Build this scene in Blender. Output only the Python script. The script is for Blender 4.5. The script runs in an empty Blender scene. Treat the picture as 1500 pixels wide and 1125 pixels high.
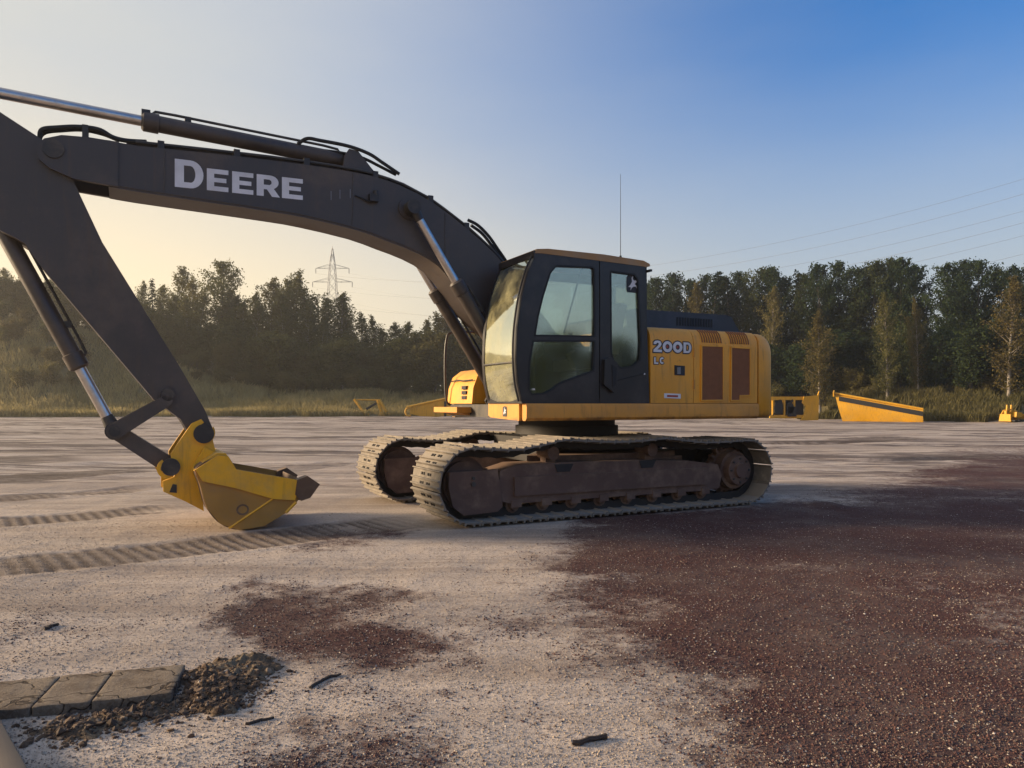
import bpy, bmesh, math, random
import numpy as np
from mathutils import Vector, Matrix
R = math.radians
random.seed(7); RNG = np.random.default_rng(11)
scene = bpy.context.scene
C = scene.collection

# ------------------------------------------------------------------ camera
FPX, CX, YH, CAMH = 1100.0, 750.0, 592.0, 1.238      # focal length in photo pixels, horizon row, eye height
cam_d = bpy.data.cameras.new('camera'); cam = bpy.data.objects.new('camera', cam_d); C.objects.link(cam)
cam.location = (0, 0, CAMH); cam.rotation_euler = (R(90), 0, 0)
cam_d.sensor_width = 36; cam_d.lens = FPX / 1500 * 36; cam_d.shift_y = (YH - 562.5) / 1500
cam_d.clip_start = 0.05; cam_d.clip_end = 3000
scene.camera = cam
# ------------------------------------------------------------------ sky and sun
SUN_AZ, SUN_EL = R(-83), R(13)                       # azimuth clockwise from +Y (view direction)
world = bpy.data.worlds.new('World'); scene.world = world; world.use_nodes = True
nt = world.node_tree; nt.nodes.clear()
wo = nt.nodes.new('ShaderNodeOutputWorld'); bg = nt.nodes.new('ShaderNodeBackground')
sky = nt.nodes.new('ShaderNodeTexSky'); sky.sky_type = 'NISHITA'; sky.sun_disc = False
sky.sun_elevation = SUN_EL; sky.sun_rotation = SUN_AZ
sky.air_density = 1.5; sky.dust_density = 1.0; sky.ozone_density = 8.0
bg.inputs['Strength'].default_value = 0.114
# thin high haze: whiter towards the low sun and towards the horizon all round, warm where it is lit from behind
def wn(op, *v):
    n = nt.nodes.new('ShaderNodeMath'); n.operation = op
    for i, a in enumerate(v):
        if isinstance(a, (int, float)): n.inputs[i].default_value = a
        else: nt.links.new(a, n.inputs[i])
    return n.outputs[0]
def wr(v, lo, hi):
    n = nt.nodes.new('ShaderNodeMapRange'); n.interpolation_type = 'SMOOTHSTEP'; n.inputs['From Min'].default_value = lo; n.inputs['From Max'].default_value = hi
    nt.links.new(v, n.inputs['Value']); return n.outputs[0]
def wmix(f, a, b):
    n = nt.nodes.new('ShaderNodeMix'); n.data_type = 'RGBA'
    for sock, v in ((n.inputs[0], f), (n.inputs[6], a), (n.inputs[7], b)):
        if isinstance(v, tuple): sock.default_value = (*v, 1)
        else: nt.links.new(v, sock)
    return n.outputs[2]
wt = nt.nodes.new('ShaderNodeTexCoord'); vn = nt.nodes.new('ShaderNodeVectorMath'); vn.operation = 'NORMALIZE'; nt.links.new(wt.outputs['Generated'], vn.inputs[0])
dt = nt.nodes.new('ShaderNodeVectorMath'); dt.operation = 'DOT_PRODUCT'; nt.links.new(vn.outputs[0], dt.inputs[0])
dt.inputs[1].default_value = (math.sin(SUN_AZ) * math.cos(SUN_EL), math.cos(SUN_AZ) * math.cos(SUN_EL), math.sin(SUN_EL))
wz = nt.nodes.new('ShaderNodeSeparateXYZ'); nt.links.new(vn.outputs[0], wz.inputs[0]); wd, wzz = dt.outputs['Value'], wz.outputs[2]
wnz = nt.nodes.new('ShaderNodeTexNoise'); wnz.inputs['Scale'].default_value = 2.6; wnz.inputs['Detail'].default_value = 4; wmp = nt.nodes.new('ShaderNodeMapping'); wmp.inputs['Scale'].default_value = (1, 1, 4); nt.links.new(vn.outputs[0], wmp.inputs[0]); nt.links.new(wmp.outputs[0], wnz.inputs['Vector'])
wisp = wn('MULTIPLY', wn('SUBTRACT', wnz.outputs[0], .5), .22)
near = wn('ADD', wr(wd, -.26, .76), wisp); near = wn('MINIMUM', wn('MAXIMUM', near, 0.0), 1.0)
low = wn('MULTIPLY', wr(wzz, .46, .03), .92)
fac = wn('SUBTRACT', 1.0, wn('MULTIPLY', wn('SUBTRACT', 1.0, near), wn('SUBTRACT', 1.0, low)))
warm = wn('MULTIPLY', wr(wd, -.22, .58), wr(wzz, .40, .06))
veil = wmix(warm, (2.14, 2.20, 2.16), (4.0, 3.25, 2.05))
deep = nt.nodes.new('ShaderNodeMix'); deep.data_type = 'RGBA'; deep.blend_type = 'MULTIPLY'; deep.inputs[0].default_value = 1; deep.inputs[7].default_value = (.34, .64, .80, 1)
nt.links.new(sky.outputs[0], deep.inputs[6]); skyc = wmix(fac, deep.outputs[2], veil)
nt.links.new(skyc, bg.inputs['Color']); nt.links.new(bg.outputs[0], wo.inputs['Surface'])
sd = bpy.data.lights.new('sun', 'SUN'); sun = bpy.data.objects.new('sun', sd); C.objects.link(sun)
sd.energy = 3.3; sd.angle = R(11); sd.color = (1.0, 0.77, 0.50)
sv = Vector((math.sin(SUN_AZ) * math.cos(SUN_EL), math.cos(SUN_AZ) * math.cos(SUN_EL), math.sin(SUN_EL)))
sun.rotation_euler = sv.to_track_quat('Z', 'Y').to_euler(); sun.location = sv * 60
scene.view_settings.view_transform = 'Standard'; scene.view_settings.look = 'None'
scene.view_settings.gamma = 1.0; scene.view_settings.exposure = 1.4
scene.cycles.max_bounces = 8; scene.cycles.transparent_max_bounces = 16

# ------------------------------------------------------------------ placing helpers
OX, OY, ANG = .703, 9.686, R(27.2)                   # swing centre of the excavator on the ground and its heading
FW = np.array([-math.cos(ANG), -math.sin(ANG)]); LF = np.array([math.sin(ANG), -math.cos(ANG)])
def M(px, py, y):
    """photo pixel -> (x, z) on the machine's own vertical plane at offset y from its centre line"""
    t = (px - CX) / FPX; bx, by = OX + y * LF[0], OY + y * LF[1]
    x = (t * by - bx) / (FW[0] - t * FW[1])
    return (x, CAMH + (YH - py) / FPX * (by + x * FW[1]))
def G(px, py):
    Y = FPX * CAMH / (py - YH); return ((px - CX) / FPX * Y, Y)
def PX(px, Y): return (px - CX) / FPX * Y
def PZ(py, Y): return CAMH + (YH - py) / FPX * Y

# ------------------------------------------------------------------ material helpers
def newmat(name):
    m = bpy.data.materials.new(name); m.use_nodes = True
    t = m.node_tree; return m, t, t.nodes, t.links, t.nodes['Principled BSDF']
def mixrgb(t, fac, a, b, mode='MIX'):
    n = t.nodes.new('ShaderNodeMix'); n.data_type = 'RGBA'; n.blend_type = mode
    for sock, v in ((n.inputs[0], fac), (n.inputs[6], a), (n.inputs[7], b)):
        if isinstance(v, (int, float)): sock.default_value = v
        elif isinstance(v, tuple): sock.default_value = (*v, 1) if len(v) == 3 else v
        else: t.links.new(v, sock)
    return n.outputs[2]
def noise(t, scale, detail=4, rough=.6, coord=None, dist=0.0):
    n = t.nodes.new('ShaderNodeTexNoise'); n.inputs['Scale'].default_value = scale
    n.inputs['Detail'].default_value = detail; n.inputs['Roughness'].default_value = rough; n.inputs['Distortion'].default_value = dist
    if coord is not None: t.links.new(coord, n.inputs['Vector'])
    return n.outputs[0]
def ramp(t, v, lo, hi):
    n = t.nodes.new('ShaderNodeMapRange'); n.interpolation_type = 'SMOOTHSTEP'
    n.inputs['From Min'].default_value = lo; n.inputs['From Max'].default_value = hi
    t.links.new(v, n.inputs['Value']); return n.outputs[0]
def math_(t, op, a, b=None):
    n = t.nodes.new('ShaderNodeMath'); n.operation = op
    for i, v in enumerate((a, b)):
        if v is None: continue
        if isinstance(v, (int, float)): n.inputs[i].default_value = v
        else: t.links.new(v, n.inputs[i])
    return n.outputs[0]
def bump(t, h, dist, strength=1.0):
    n = t.nodes.new('ShaderNodeBump'); n.inputs['Distance'].default_value = dist; n.inputs['Strength'].default_value = strength
    t.links.new(h, n.inputs['Height']); return n.outputs[0]
def paint(name, col, rough=.45, metal=0.0, dust=(.30, .25, .19), amt=.35, scale=3.0, spec=.5, chips=None, grime=None, runs=0.0):
    """painted or bare metal with blotchy dust that also settles on faces looking up"""
    m, t, N, L, b = newmat(name)
    tc = N.new('ShaderNodeTexCoord').outputs['Object']
    geo = N.new('ShaderNodeNewGeometry'); sx = N.new('ShaderNodeSeparateXYZ'); L.new(geo.outputs['Normal'], sx.inputs[0])
    up = math_(t, 'MULTIPLY', ramp(t, sx.outputs[2], .25, .95), .75)
    bl = ramp(t, noise(t, scale, 8, .65, tc), .42, .78)
    fac = math_(t, 'MULTIPLY', math_(t, 'MAXIMUM', up, bl), amt)
    fine = noise(t, scale * 22, 3, .6, tc)
    c1 = mixrgb(t, ramp(t, noise(t, scale * .6, 3, .5, tc), .3, .7), tuple(x * .88 for x in col), tuple(min(1, x * 1.08) for x in col))
    if chips:
        ch = ramp(t, noise(t, scale * 7, 9, .75, tc), .64, .68)
        c1 = mixrgb(t, math_(t, 'MULTIPLY', ch, .8), c1, chips)
    c2 = mixrgb(t, fac, c1, dust)
    if runs:                                          # thin dirty runs down the panels
        mr = N.new('ShaderNodeMapping'); L.new(tc, mr.inputs[0]); mr.inputs['Scale'].default_value = (9, 9, .9)
        c2 = mixrgb(t, math_(t, 'MULTIPLY', ramp(t, noise(t, 2.0, 7, .65, mr.outputs[0], .3), .52, .72), runs), c2, (.10, .060, .032))
    if grime:                                         # oily mud splashed on the lowest edge
        so = N.new('ShaderNodeSeparateXYZ'); L.new(tc, so.inputs[0])
        gz = math_(t, 'ADD', so.outputs[2], math_(t, 'MULTIPLY', math_(t, 'SUBTRACT', noise(t, 5, 7, .7, tc), .5), .22))
        c2 = mixrgb(t, math_(t, 'MULTIPLY', ramp(t, gz, grime[1], grime[0]), .8), c2, (.055, .034, .024))
    L.new(c2, b.inputs['Base Color'])
    rr = N.new('ShaderNodeMapRange'); L.new(fac, rr.inputs['Value'])
    rr.inputs['To Min'].default_value = rough; rr.inputs['To Max'].default_value = min(1, rough + .6); L.new(rr.outputs[0], b.inputs['Roughness'])
    b.inputs['Metallic'].default_value = metal; b.inputs['Specular IOR Level'].default_value = spec
    L.new(bump(t, fine, .0015, .6), b.inputs['Normal'])
    return m
def plain(name, col, rough=.6, metal=0.0):
    m, t, N, L, b = newmat(name)
    tc = N.new('ShaderNodeTexCoord').outputs['Object']
    nz = noise(t, 14, 6, .65, tc)
    L.new(mixrgb(t, nz, tuple(x * .7 for x in col), tuple(min(1, x * 1.25) for x in col)), b.inputs['Base Color'])
    b.inputs['Roughness'].default_value = rough; b.inputs['Metallic'].default_value = metal
    return m
MAT = {}
MAT['boom'] = paint('charcoal_paint', (.052, .041, .037), .42, dust=(.19, .14, .105), amt=.6, scale=1.3, chips=(.085, .07, .062), runs=.35)
MAT['cabpaint'] = paint('black_blue_paint', (.012, .011, .015), .32, dust=(.18, .14, .11), amt=.20, scale=2.2)
MAT['yellow'] = paint('machine_yellow', (.80, .34, .020), .45, dust=(.50, .31, .13), amt=.34, scale=2.4, chips=(.22, .11, .05), grime=(1.03, 1.16), runs=.35)
MAT['frameyellow'] = paint('dusty_frame_yellow', (.68, .29, .035), .55, dust=(.42, .24, .11), amt=.6, scale=3.2, chips=(.16, .07, .035), grime=(1.02, 1.11), runs=.3)
MAT['bucketyellow'] = paint('bucket_yellow', (.82, .41, .010), .4, dust=(.34, .24, .13), amt=.45, scale=4.0, chips=(.13, .06, .03), runs=.3)
MAT['soilsteel'] = paint('soil_stained_steel', (.12, .065, .035), .7, dust=(.30, .21, .13), amt=.5, scale=6)
MAT['cheek'] = paint('scuffed_cheek_plate', (.40, .20, .035), .6, dust=(.30, .18, .08), amt=.7, scale=5, chips=(.42, .24, .05))
MAT['roof'] = paint('dusty_roof', (.36, .19, .065), .6, dust=(.34, .25, .17), amt=.8, scale=3, chips=(.10, .05, .03))
MAT['hood'] = paint('blue_black_hood', (.014, .018, .032), .4, dust=(.12, .13, .16), amt=.35, scale=2)
MAT['grille'] = plain('brown_mesh', (.25, .098, .040), .8)
MAT['steel'] = paint('dark_steel', (.022, .020, .021), .5, dust=(.20, .16, .12), amt=.45, scale=5)
MAT['rubber'] = plain('black_rubber', (.012, .012, .013), .7)
MAT['undercarriage'] = paint('muddy_undercarriage', (.115, .062, .044), .75, dust=(.33, .21, .14), amt=.7, scale=4)
MAT['shoe'] = paint('muddy_track_shoe', (.17, .14, .112), .75, dust=(.39, .33, .26), amt=.75, scale=7)
MAT['chain'] = plain('oily_chain', (.022, .017, .015), .7)
MAT['chrome'] = paint('chrome_rod', (.60, .56, .54), .30, metal=1.0, dust=(.25, .2, .16), amt=.35, scale=8)
MAT['white'] = paint('white_decal', (.70, .68, .70), .5, dust=(.35, .3, .26), amt=.25, scale=6)
MAT['black'] = plain('black_decal', (.015, .014, .018), .5)
MAT['redtrim'] = plain('red_print', (.35, .05, .03), .5)
MAT['seat'] = plain('grey_seat_cloth', (.26, .25, .23), .9)
MAT['interior'] = plain('cab_trim', (.035, .034, .034), .8)
MAT['galv'] = plain('galvanised_steel', (.20, .20, .21), .55, .3)
MAT['wire'] = plain('aluminium_wire', (.22, .22, .23), .5, .3)
MAT['implement'] = paint('implement_yellow', (.64, .32, .008), .5, dust=(.34, .24, .08), amt=.45, scale=1.2, chips=(.12, .06, .03), runs=.5)
def concrete():
    m, t, N, L, b = newmat('old_concrete'); tc = N.new('ShaderNodeTexCoord').outputs['Object']
    pit = noise(t, 70, 6, .75, tc); c = mixrgb(t, ramp(t, noise(t, 3.2, 8, .7, tc), .38, .66), (.24, .19, .14), (.115, .082, .058))
    c = mixrgb(t, math_(t, 'MULTIPLY', ramp(t, pit, .45, .7), .7), c, (.30, .245, .19)); c = mixrgb(t, math_(t, 'MULTIPLY', ramp(t, noise(t, 11, 9, .75, tc), .56, .66), .85), c, (.085, .055, .036))
    vo = N.new('ShaderNodeTexVoronoi'); vo.feature = 'DISTANCE_TO_EDGE'; vo.inputs['Scale'].default_value = 3.1; wv = N.new('ShaderNodeVectorMath'); wv.operation = 'ADD'; nn = N.new('ShaderNodeTexNoise'); nn.inputs['Scale'].default_value = 7; L.new(tc, nn.inputs['Vector'])
    sc_ = N.new('ShaderNodeVectorMath'); sc_.operation = 'SCALE'; sc_.inputs['Scale'].default_value = .25; L.new(nn.outputs['Color'], sc_.inputs[0]); L.new(tc, wv.inputs[0]); L.new(sc_.outputs[0], wv.inputs[1]); L.new(wv.outputs[0], vo.inputs['Vector'])
    crack = ramp(t, vo.outputs['Distance'], .004, .018); c = mixrgb(t, crack, (.05, .035, .026), c)
    L.new(c, b.inputs['Base Color']); b.inputs['Roughness'].default_value = .95; b.inputs['Specular IOR Level'].default_value = .2
    L.new(bump(t, math_(t, 'ADD', pit, math_(t, 'MULTIPLY', crack, .6)), .012, .9), b.inputs['Normal']); return m
MAT['concrete'] = concrete()
MAT['wood'] = paint('weathered_wood', (.13, .105, .085), .85, dust=(.11, .085, .065), amt=.5, scale=9)
MAT['stick'] = plain('dark_stick', (.05, .034, .026), .9)
def glass(name, tint, refl, film, dust_glow_col=(.40, .40, .34)):
    m, t, N, L, b = newmat(name); N.remove(b); out = N['Material Output']
    tr = N.new('ShaderNodeBsdfTransparent'); tr.inputs[0].default_value = (*tint, 1)
    gl = N.new('ShaderNodeBsdfGlossy'); gl.inputs['Roughness'].default_value = .06; gl.inputs['Color'].default_value = (.88, .98, .94, 1)
    df = N.new('ShaderNodeBsdfDiffuse'); df.inputs['Color'].default_value = (*dust_glow_col, 1)
    tc = N.new('ShaderNodeTexCoord').outputs['Object']
    lw = N.new('ShaderNodeLayerWeight'); lw.inputs['Blend'].default_value = .35
    a = math_(t, 'ADD', math_(t, 'MULTIPLY', lw.outputs['Fresnel'], .8), refl)
    m1 = N.new('ShaderNodeMixShader'); L.new(a, m1.inputs[0]); L.new(tr.outputs[0], m1.inputs[1]); L.new(gl.outputs[0], m1.inputs[2])
    m2 = N.new('ShaderNodeMixShader'); L.new(math_(t, 'MULTIPLY', ramp(t, noise(t, 2.4, 6, .6, tc), .3, .8), film), m2.inputs[0])
    L.new(m1.outputs[0], m2.inputs[1]); L.new(df.outputs[0], m2.inputs[2]); L.new(m2.outputs[0], out.inputs['Surface'])
    return m
MAT['glass'] = glass('tinted_side_glass', (.80, .85, .81), .20, .065, (.55, .60, .56))
MAT['glassfront'] = glass('dust_glow_front_glass', (.34, .38, .32), 0.5, .52, (.50, .46, .26))  # yellow film: dust plus the mirrored sky glow, painted into its colour

# ------------------------------------------------------------------ mesh helpers
def tag(o, label=None, cat=None, group=None, kind=None):
    if label: o['label'] = label
    if cat: o['category'] = cat
    if group: o['group'] = group
    if kind: o['kind'] = kind
    return o
def finish(me, smooth=35):
    if smooth:
        me.polygons.foreach_set('use_smooth', [True] * len(me.polygons)); me.set_sharp_from_angle(angle=R(smooth))
def obj(name, bm, mat, parent=None, smooth=35, bevel=0, seg=2):
    if isinstance(bm, bmesh.types.BMesh):
        if bevel:
            ed = [e for e in bm.edges if len(e.link_faces) == 2 and e.calc_face_angle(0) > .5]
            bmesh.ops.bevel(bm, geom=ed, offset=bevel, segments=seg, profile=.5, affect='EDGES', clamp_overlap=True)
        bmesh.ops.recalc_face_normals(bm, faces=bm.faces)
        me = bpy.data.meshes.new(name); bm.to_mesh(me); bm.free(); finish(me, smooth)
    else: me = bm
    o = bpy.data.objects.new(name, me)
    if mat and not me.materials: me.materials.append(MAT[mat] if isinstance(mat, str) else mat)
    o.parent = parent; C.objects.link(o); return o
def empty(name, loc=(0, 0, 0), rz=0):
    o = bpy.data.objects.new(name, None); C.objects.link(o); o.location = loc; o.rotation_euler = (0, 0, rz); o.empty_display_size = .3; return o
def BM(): return bmesh.new()
def prism(bm, pts, y0, y1, ax='y'):
    """extrude a polygon: ax y -> pts are (x,z); ax x -> (y,z); ax z -> (x,y)"""
    f = {'y': lambda p, d: (p[0], d, p[1]), 'x': lambda p, d: (d, p[0], p[1]), 'z': lambda p, d: (p[0], p[1], d)}[ax]
    a = [bm.verts.new(f(p, y0)) for p in pts]; b = [bm.verts.new(f(p, y1)) for p in pts]; n = len(pts)
    bm.faces.new(a); bm.faces.new(b[::-1])
    for i in range(n): bm.faces.new((a[i], b[i], b[(i + 1) % n], a[(i + 1) % n]))
    return bm
def box(bm, x0, x1, y0, y1, z0, z1): return prism(bm, [(x0, z0), (x1, z0), (x1, z1), (x0, z1)], y0, y1)
def holed(bm, outer, holes, y0, y1, ax='y'):
    """flat plate with openings, extruded"""
    f = {'y': lambda p, d: (p[0], d, p[1]), 'x': lambda p, d: (d, p[0], p[1]), 'z': lambda p, d: (p[0], p[1], d)}[ax]
    es = []
    for loop in [outer] + holes:
        v = [bm.verts.new(f(p, y0)) for p in loop]
        es += [bm.edges.new((v[i], v[(i + 1) % len(v)])) for i in range(len(v))]
    r = bmesh.ops.triangle_fill(bm, use_beauty=True, use_dissolve=False, edges=es)
    fs = [g for g in r['geom'] if isinstance(g, bmesh.types.BMFace)]
    e = bmesh.ops.extrude_face_region(bm, geom=fs)
    d = {'y': (0, y1 - y0, 0), 'x': (y1 - y0, 0, 0), 'z': (0, 0, y1 - y0)}[ax]
    bmesh.ops.translate(bm, vec=d, verts=[g for g in e['geom'] if isinstance(g, bmesh.types.BMVert)])
    return bm
def tube(bm, pts, r, seg=10, cap=True):
    pts = [Vector(p) for p in pts]; n = len(pts); rs = r if isinstance(r, (list, tuple)) else [r] * n
    rings = []; nrm = None
    for i, p in enumerate(pts):
        t = (pts[min(i + 1, n - 1)] - pts[max(i - 1, 0)])
        if t.length < 1e-6: t = pts[min(i + 2, n - 1)] - pts[max(i - 2, 0)]
        t.normalize()
        if nrm is None: nrm = t.orthogonal().normalized()
        else:
            nrm = nrm - t * nrm.dot(t)
            nrm = nrm.normalized() if nrm.length > 1e-6 else t.orthogonal().normalized()
        b = t.cross(nrm)
        rings.append([bm.verts.new(p + (nrm * math.cos(a) + b * math.sin(a)) * rs[i]) for a in [2 * math.pi * k / seg for k in range(seg)]])
    for i in range(n - 1):
        for k in range(seg): bm.faces.new((rings[i][k], rings[i][(k + 1) % seg], rings[i + 1][(k + 1) % seg], rings[i + 1][k]))
    if cap: bm.faces.new(rings[0][::-1]); bm.faces.new(rings[-1])
    return bm
def curve_pts(pts, n=6):
    """Catmull-Rom through control points"""
    P = [Vector(p) for p in pts]; P = [P[0] * 2 - P[1]] + P + [P[-1] * 2 - P[-2]]; out = []
    for i in range(1, len(P) - 2):
        for k in range(n):
            t = k / n; a, b, c, d = P[i - 1], P[i], P[i + 1], P[i + 2]
            out.append(.5 * ((2 * b) + (c - a) * t + (2 * a - 5 * b + 4 * c - d) * t * t + (3 * b - a - 3 * c + d) * t ** 3))
    return out + [P[-2]]
def smooth2(pts, n=5): return [(p.x, p.y) for p in curve_pts([(a, b, 0) for a, b in pts], n)]
def disc(bm, c, r, y0, y1, seg=24): return tube(bm, [(c[0], y0, c[1]), (c[0], y1, c[1])], r, seg)
def rot_about(pts, deg):
    a = R(deg); return [(x * math.cos(a) - y * math.sin(a), x * math.sin(a) + y * math.cos(a)) for x, y in pts]
def offset_poly(p, d):
    n = len(p); area = sum(p[i][0] * p[(i + 1) % n][1] - p[(i + 1) % n][0] * p[i][1] for i in range(n)); s = 1 if area > 0 else -1; out = []
    for i in range(n):
        a, b, c = p[i - 1], p[i], p[(i + 1) % n]
        u = Vector((b[0] - a[0], b[1] - a[1])).normalized(); v = Vector((c[0] - b[0], c[1] - b[1])).normalized()
        n1 = Vector((u.y, -u.x)) * s; n2 = Vector((v.y, -v.x)) * s; m = n1 + n2
        m = m / max(.35, m.dot(n1)) if m.length > 1e-6 else n1
        out.append((b[0] + m.x * d, b[1] + m.y * d))
    return out

# ------------------------------------------------------------------ numpy noise for the ground
_NG = {}
def vnoise(x, y, scale, seed):
    g = _NG.setdefault(seed, np.random.default_rng(seed).random((256, 256)).astype(np.float32)) if seed not in _NG else _NG[seed]; x = x / scale + 1000.5; y = y / scale + 1000.5
    xi = np.floor(x).astype(int); yi = np.floor(y).astype(int); fx = x - xi; fy = y - yi
    fx = fx * fx * (3 - 2 * fx); fy = fy * fy * (3 - 2 * fy); w = lambda a, b: g[a % 256, b % 256]
    return (w(xi, yi) * (1 - fx) + w(xi + 1, yi) * fx) * (1 - fy) + (w(xi, yi + 1) * (1 - fx) + w(xi + 1, yi + 1) * fx) * fy
def fbm(x, y, scale, seed, o=4, gain=.5):
    s = 0; a = 1; tot = 0
    for k in range(o): s = s + a * vnoise(x, y, scale / 2 ** k, seed + k); tot += a; a *= gain
    return s / tot
def sstep(v, a, b): t = np.clip((v - a) / (b - a), 0, 1); return t * t * (3 - 2 * t)
def in_poly(x, y, poly):
    ins = np.zeros(x.shape, bool); n = len(poly)
    for i in range(n):
        x1, y1 = poly[i]; x2, y2 = poly[(i + 1) % n]
        if y1 == y2: continue
        c = ((y1 > y) != (y2 > y)) & (x < (x2 - x1) * (y - y1) / (y2 - y1) + x1); ins ^= c
    return ins
def poly_dist(x, y, poly):
    """signed distance, positive inside"""
    d = np.full(x.shape, 1e9); n = len(poly)
    for i in range(n):
        x1, y1 = poly[i]; x2, y2 = poly[(i + 1) % n]; dx, dy = x2 - x1, y2 - y1
        t = np.clip(((x - x1) * dx + (y - y1) * dy) / (dx * dx + dy * dy + 1e-12), 0, 1)
        d = np.minimum(d, np.hypot(x - x1 - t * dx, y - y1 - t * dy))
    return np.where(in_poly(x, y, poly), d, -d)
EDGE_X = np.array([-300, -52, -25, 0, 16, 22, 25, 28, 32, 40, 80, 300.])
EDGE_Y = np.array([66, 70, 72, 76, 74, 66, 60, 55, 48, 41, 31, 20.])
def edge_y(x): return np.interp(x, EDGE_X, EDGE_Y)
RED = [  # patches of red gravel, outlined on the ground
    [G(*p) for p in [(850, 752), (1120, 742), (1330, 690), (1500, 655), (2600, 640), (2600, 1400), (1250, 1400), (1120, 1125), (1010, 1010), (860, 1010), (850, 960), (905, 900), (800, 870), (790, 820)]],
    [G(*p) for p in [(300, 885), (420, 865), (560, 880), (640, 930), (600, 965), (470, 970), (350, 955), (300, 925)]],
    [G(*p) for p in [(380, 1300), (330, 1125), (440, 1065), (560, 1050), (640, 1075), (600, 1125), (620, 1300)]],
    [G(*p) for p in [(700, 905), (830, 895), (850, 925), (740, 940)]], [G(*p) for p in [(760, 965), (880, 955), (900, 1000), (800, 1010)]],
    [G(*p) for p in [(440, 785), (560, 768), (640, 775), (560, 800), (460, 806)]],
    [G(*p) for p in [(10, 905), (60, 885), (90, 935), (30, 945)]],
    [G(*p) for p in [(1380, 660), (1500, 652), (1500, 668), (1400, 672)]]]
# crawler imprints: start, end, half width
PRINTS = [(G(-60, 838), G(640, 760), .42, 1.0), (G(-60, 768), G(300, 741), .38, 1.0), (G(-60, 733), G(250, 712), .46, 1.0), (G(-60, 702), G(240, 686), .8, 1.0), (G(-60, 677), G(140, 671), 1.4, 1.0), (G(1140, 652), G(1340, 640), 1.2, .9), (G(1280, 676), G(1520, 664), .5, .6), (G(400, 690), G(520, 676), .5, .5)]
CLEAR = np.array([OX, OY])
def print_frame(x, y, a, b, hw):
    """points near one imprint, with distance along and across it"""
    dx, dy = b[0] - a[0], b[1] - a[1]; L = math.hypot(dx, dy); dx /= L; dy /= L
    k = np.nonzero((np.abs((x - a[0]) * -dy + (y - a[1]) * dx) < hw + .4) & (np.abs((x - a[0]) * dx + (y - a[1]) * dy - L / 2) < L / 2 + .5))[0]
    X, Y = x[k], y[k]; s = (X - a[0]) * dx + (Y - a[1]) * dy; w = (X - a[0]) * -dy + (Y - a[1]) * dx + .05 * np.sin(s * 1.3)
    return k, X, Y, s, w, sstep(s, 0, .3) * sstep(L - s, 0, .8)
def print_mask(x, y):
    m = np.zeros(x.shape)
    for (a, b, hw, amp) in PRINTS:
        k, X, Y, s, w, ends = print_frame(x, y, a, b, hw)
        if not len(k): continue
        groove_shade = .60 + .40 * sstep(-np.sin(s * 2 * math.pi / .115 + w * 1.2), -.35, .5)  # dark earth of the print, with the groove shade painted in as hatching
        m[k] = np.maximum(m[k], amp * groove_shade * sstep(hw - np.abs(w) + (fbm(X, Y, .25, 71, 4) - .5) * .16, -.05, .07) * ends * sstep(fbm(X, Y, .9, 77, 5, .6), .22, .46))
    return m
def red_mask(x, y):
    out = np.zeros(x.shape); k = np.nonzero((y < 32) & (y > -8) & (np.abs(x) < 60))[0]; x, y = x[k], y[k]
    wx = x + (fbm(x, y, .5, 50, 5, .65) - .5) * 1.1 + (fbm(x, y, 2.5, 90) - .5) * .8; wy = y + (fbm(x, y, .5, 60, 5, .65) - .5) * 1.1
    m = np.zeros(x.shape)
    for q, p in enumerate(RED): m = np.maximum(m, sstep(poly_dist(wx, wy, p), *((-.8, 1.0) if q == 0 else (-.6, .6))) * (1 if q == 0 else (1.0 if q in (1, 2) else .7)))
    out[k] = m * (.62 + .55 * sstep(fbm(x * .6, y, 1.6, 120, 5, .6), .30, .62)); return out
def height(x, y):
    far = sstep(y - edge_y(x), -2, 18)
    h = (fbm(x, y, 5, 1) - .5) * .07 * sstep(np.abs(y) + np.abs(x), 3, 14) + (fbm(x, y, .8, 5, 3) - .5) * .035 + (fbm(x, y, .16, 8, 3) - .5) * .011
    # long wheel ruts that cross the yard
    u = x * .97 + y * .24; v = -x * .24 + y * .97 + (fbm(x, y, 9, 21) - .5) * 2.2
    rut = fbm(u * .06, v, .55, 31, 3) - .5
    h += rut * .12 * sstep(y, 8.5, 14)
    for (a, b, hw, amp) in PRINTS:
        k, X, Y, s, w, ends = print_frame(x, y, a, b, hw)
        if not len(k): continue
        inside = sstep(hw - np.abs(w), -.02, .05) * ends * (.35 + .65 * sstep(fbm(X, Y, .7, 77), .3, .55))
        h[k] += inside * min(amp, .8 if hw < .5 else .3) * (-.013 + .010 * np.sin(s * 2 * math.pi / .115 + w * 1.2)) + amp * .007 * np.exp(-((np.abs(w) - hw - .07) / .06) ** 2) * ends
    # level bed under the excavator's tracks
    rx, ry = x - OX, y - OY; mx = rx * FW[0] + ry * FW[1]; my = rx * LF[0] + ry * LF[1]
    flat = sstep(2.7 - np.abs(mx - .1), 0, .5) * sstep(1.75 - np.abs(my), 0, .25)
    h = h * (1 - flat) - .004 * flat
    bx = sstep(.9 - np.abs(mx - 3.95), 0, .3) * sstep(.9 - np.abs(my), 0, .25); h = h * (1 - .8 * bx)
    h = h + .07 * np.exp(-((mx + 2.55) / .22) ** 2) * sstep(1.75 - np.abs(my - .9), 0, .8) * (fbm(x, y, .3, 14) + .3) * (my > .3)
    hill = 9.0 * sstep(-x, 26, 60) * sstep(y - edge_y(x), 1, 20)
    h = h + far * 2.3 + hill + far * (fbm(x, y, 7, 40) - .5) * 1.0
    return h
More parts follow.
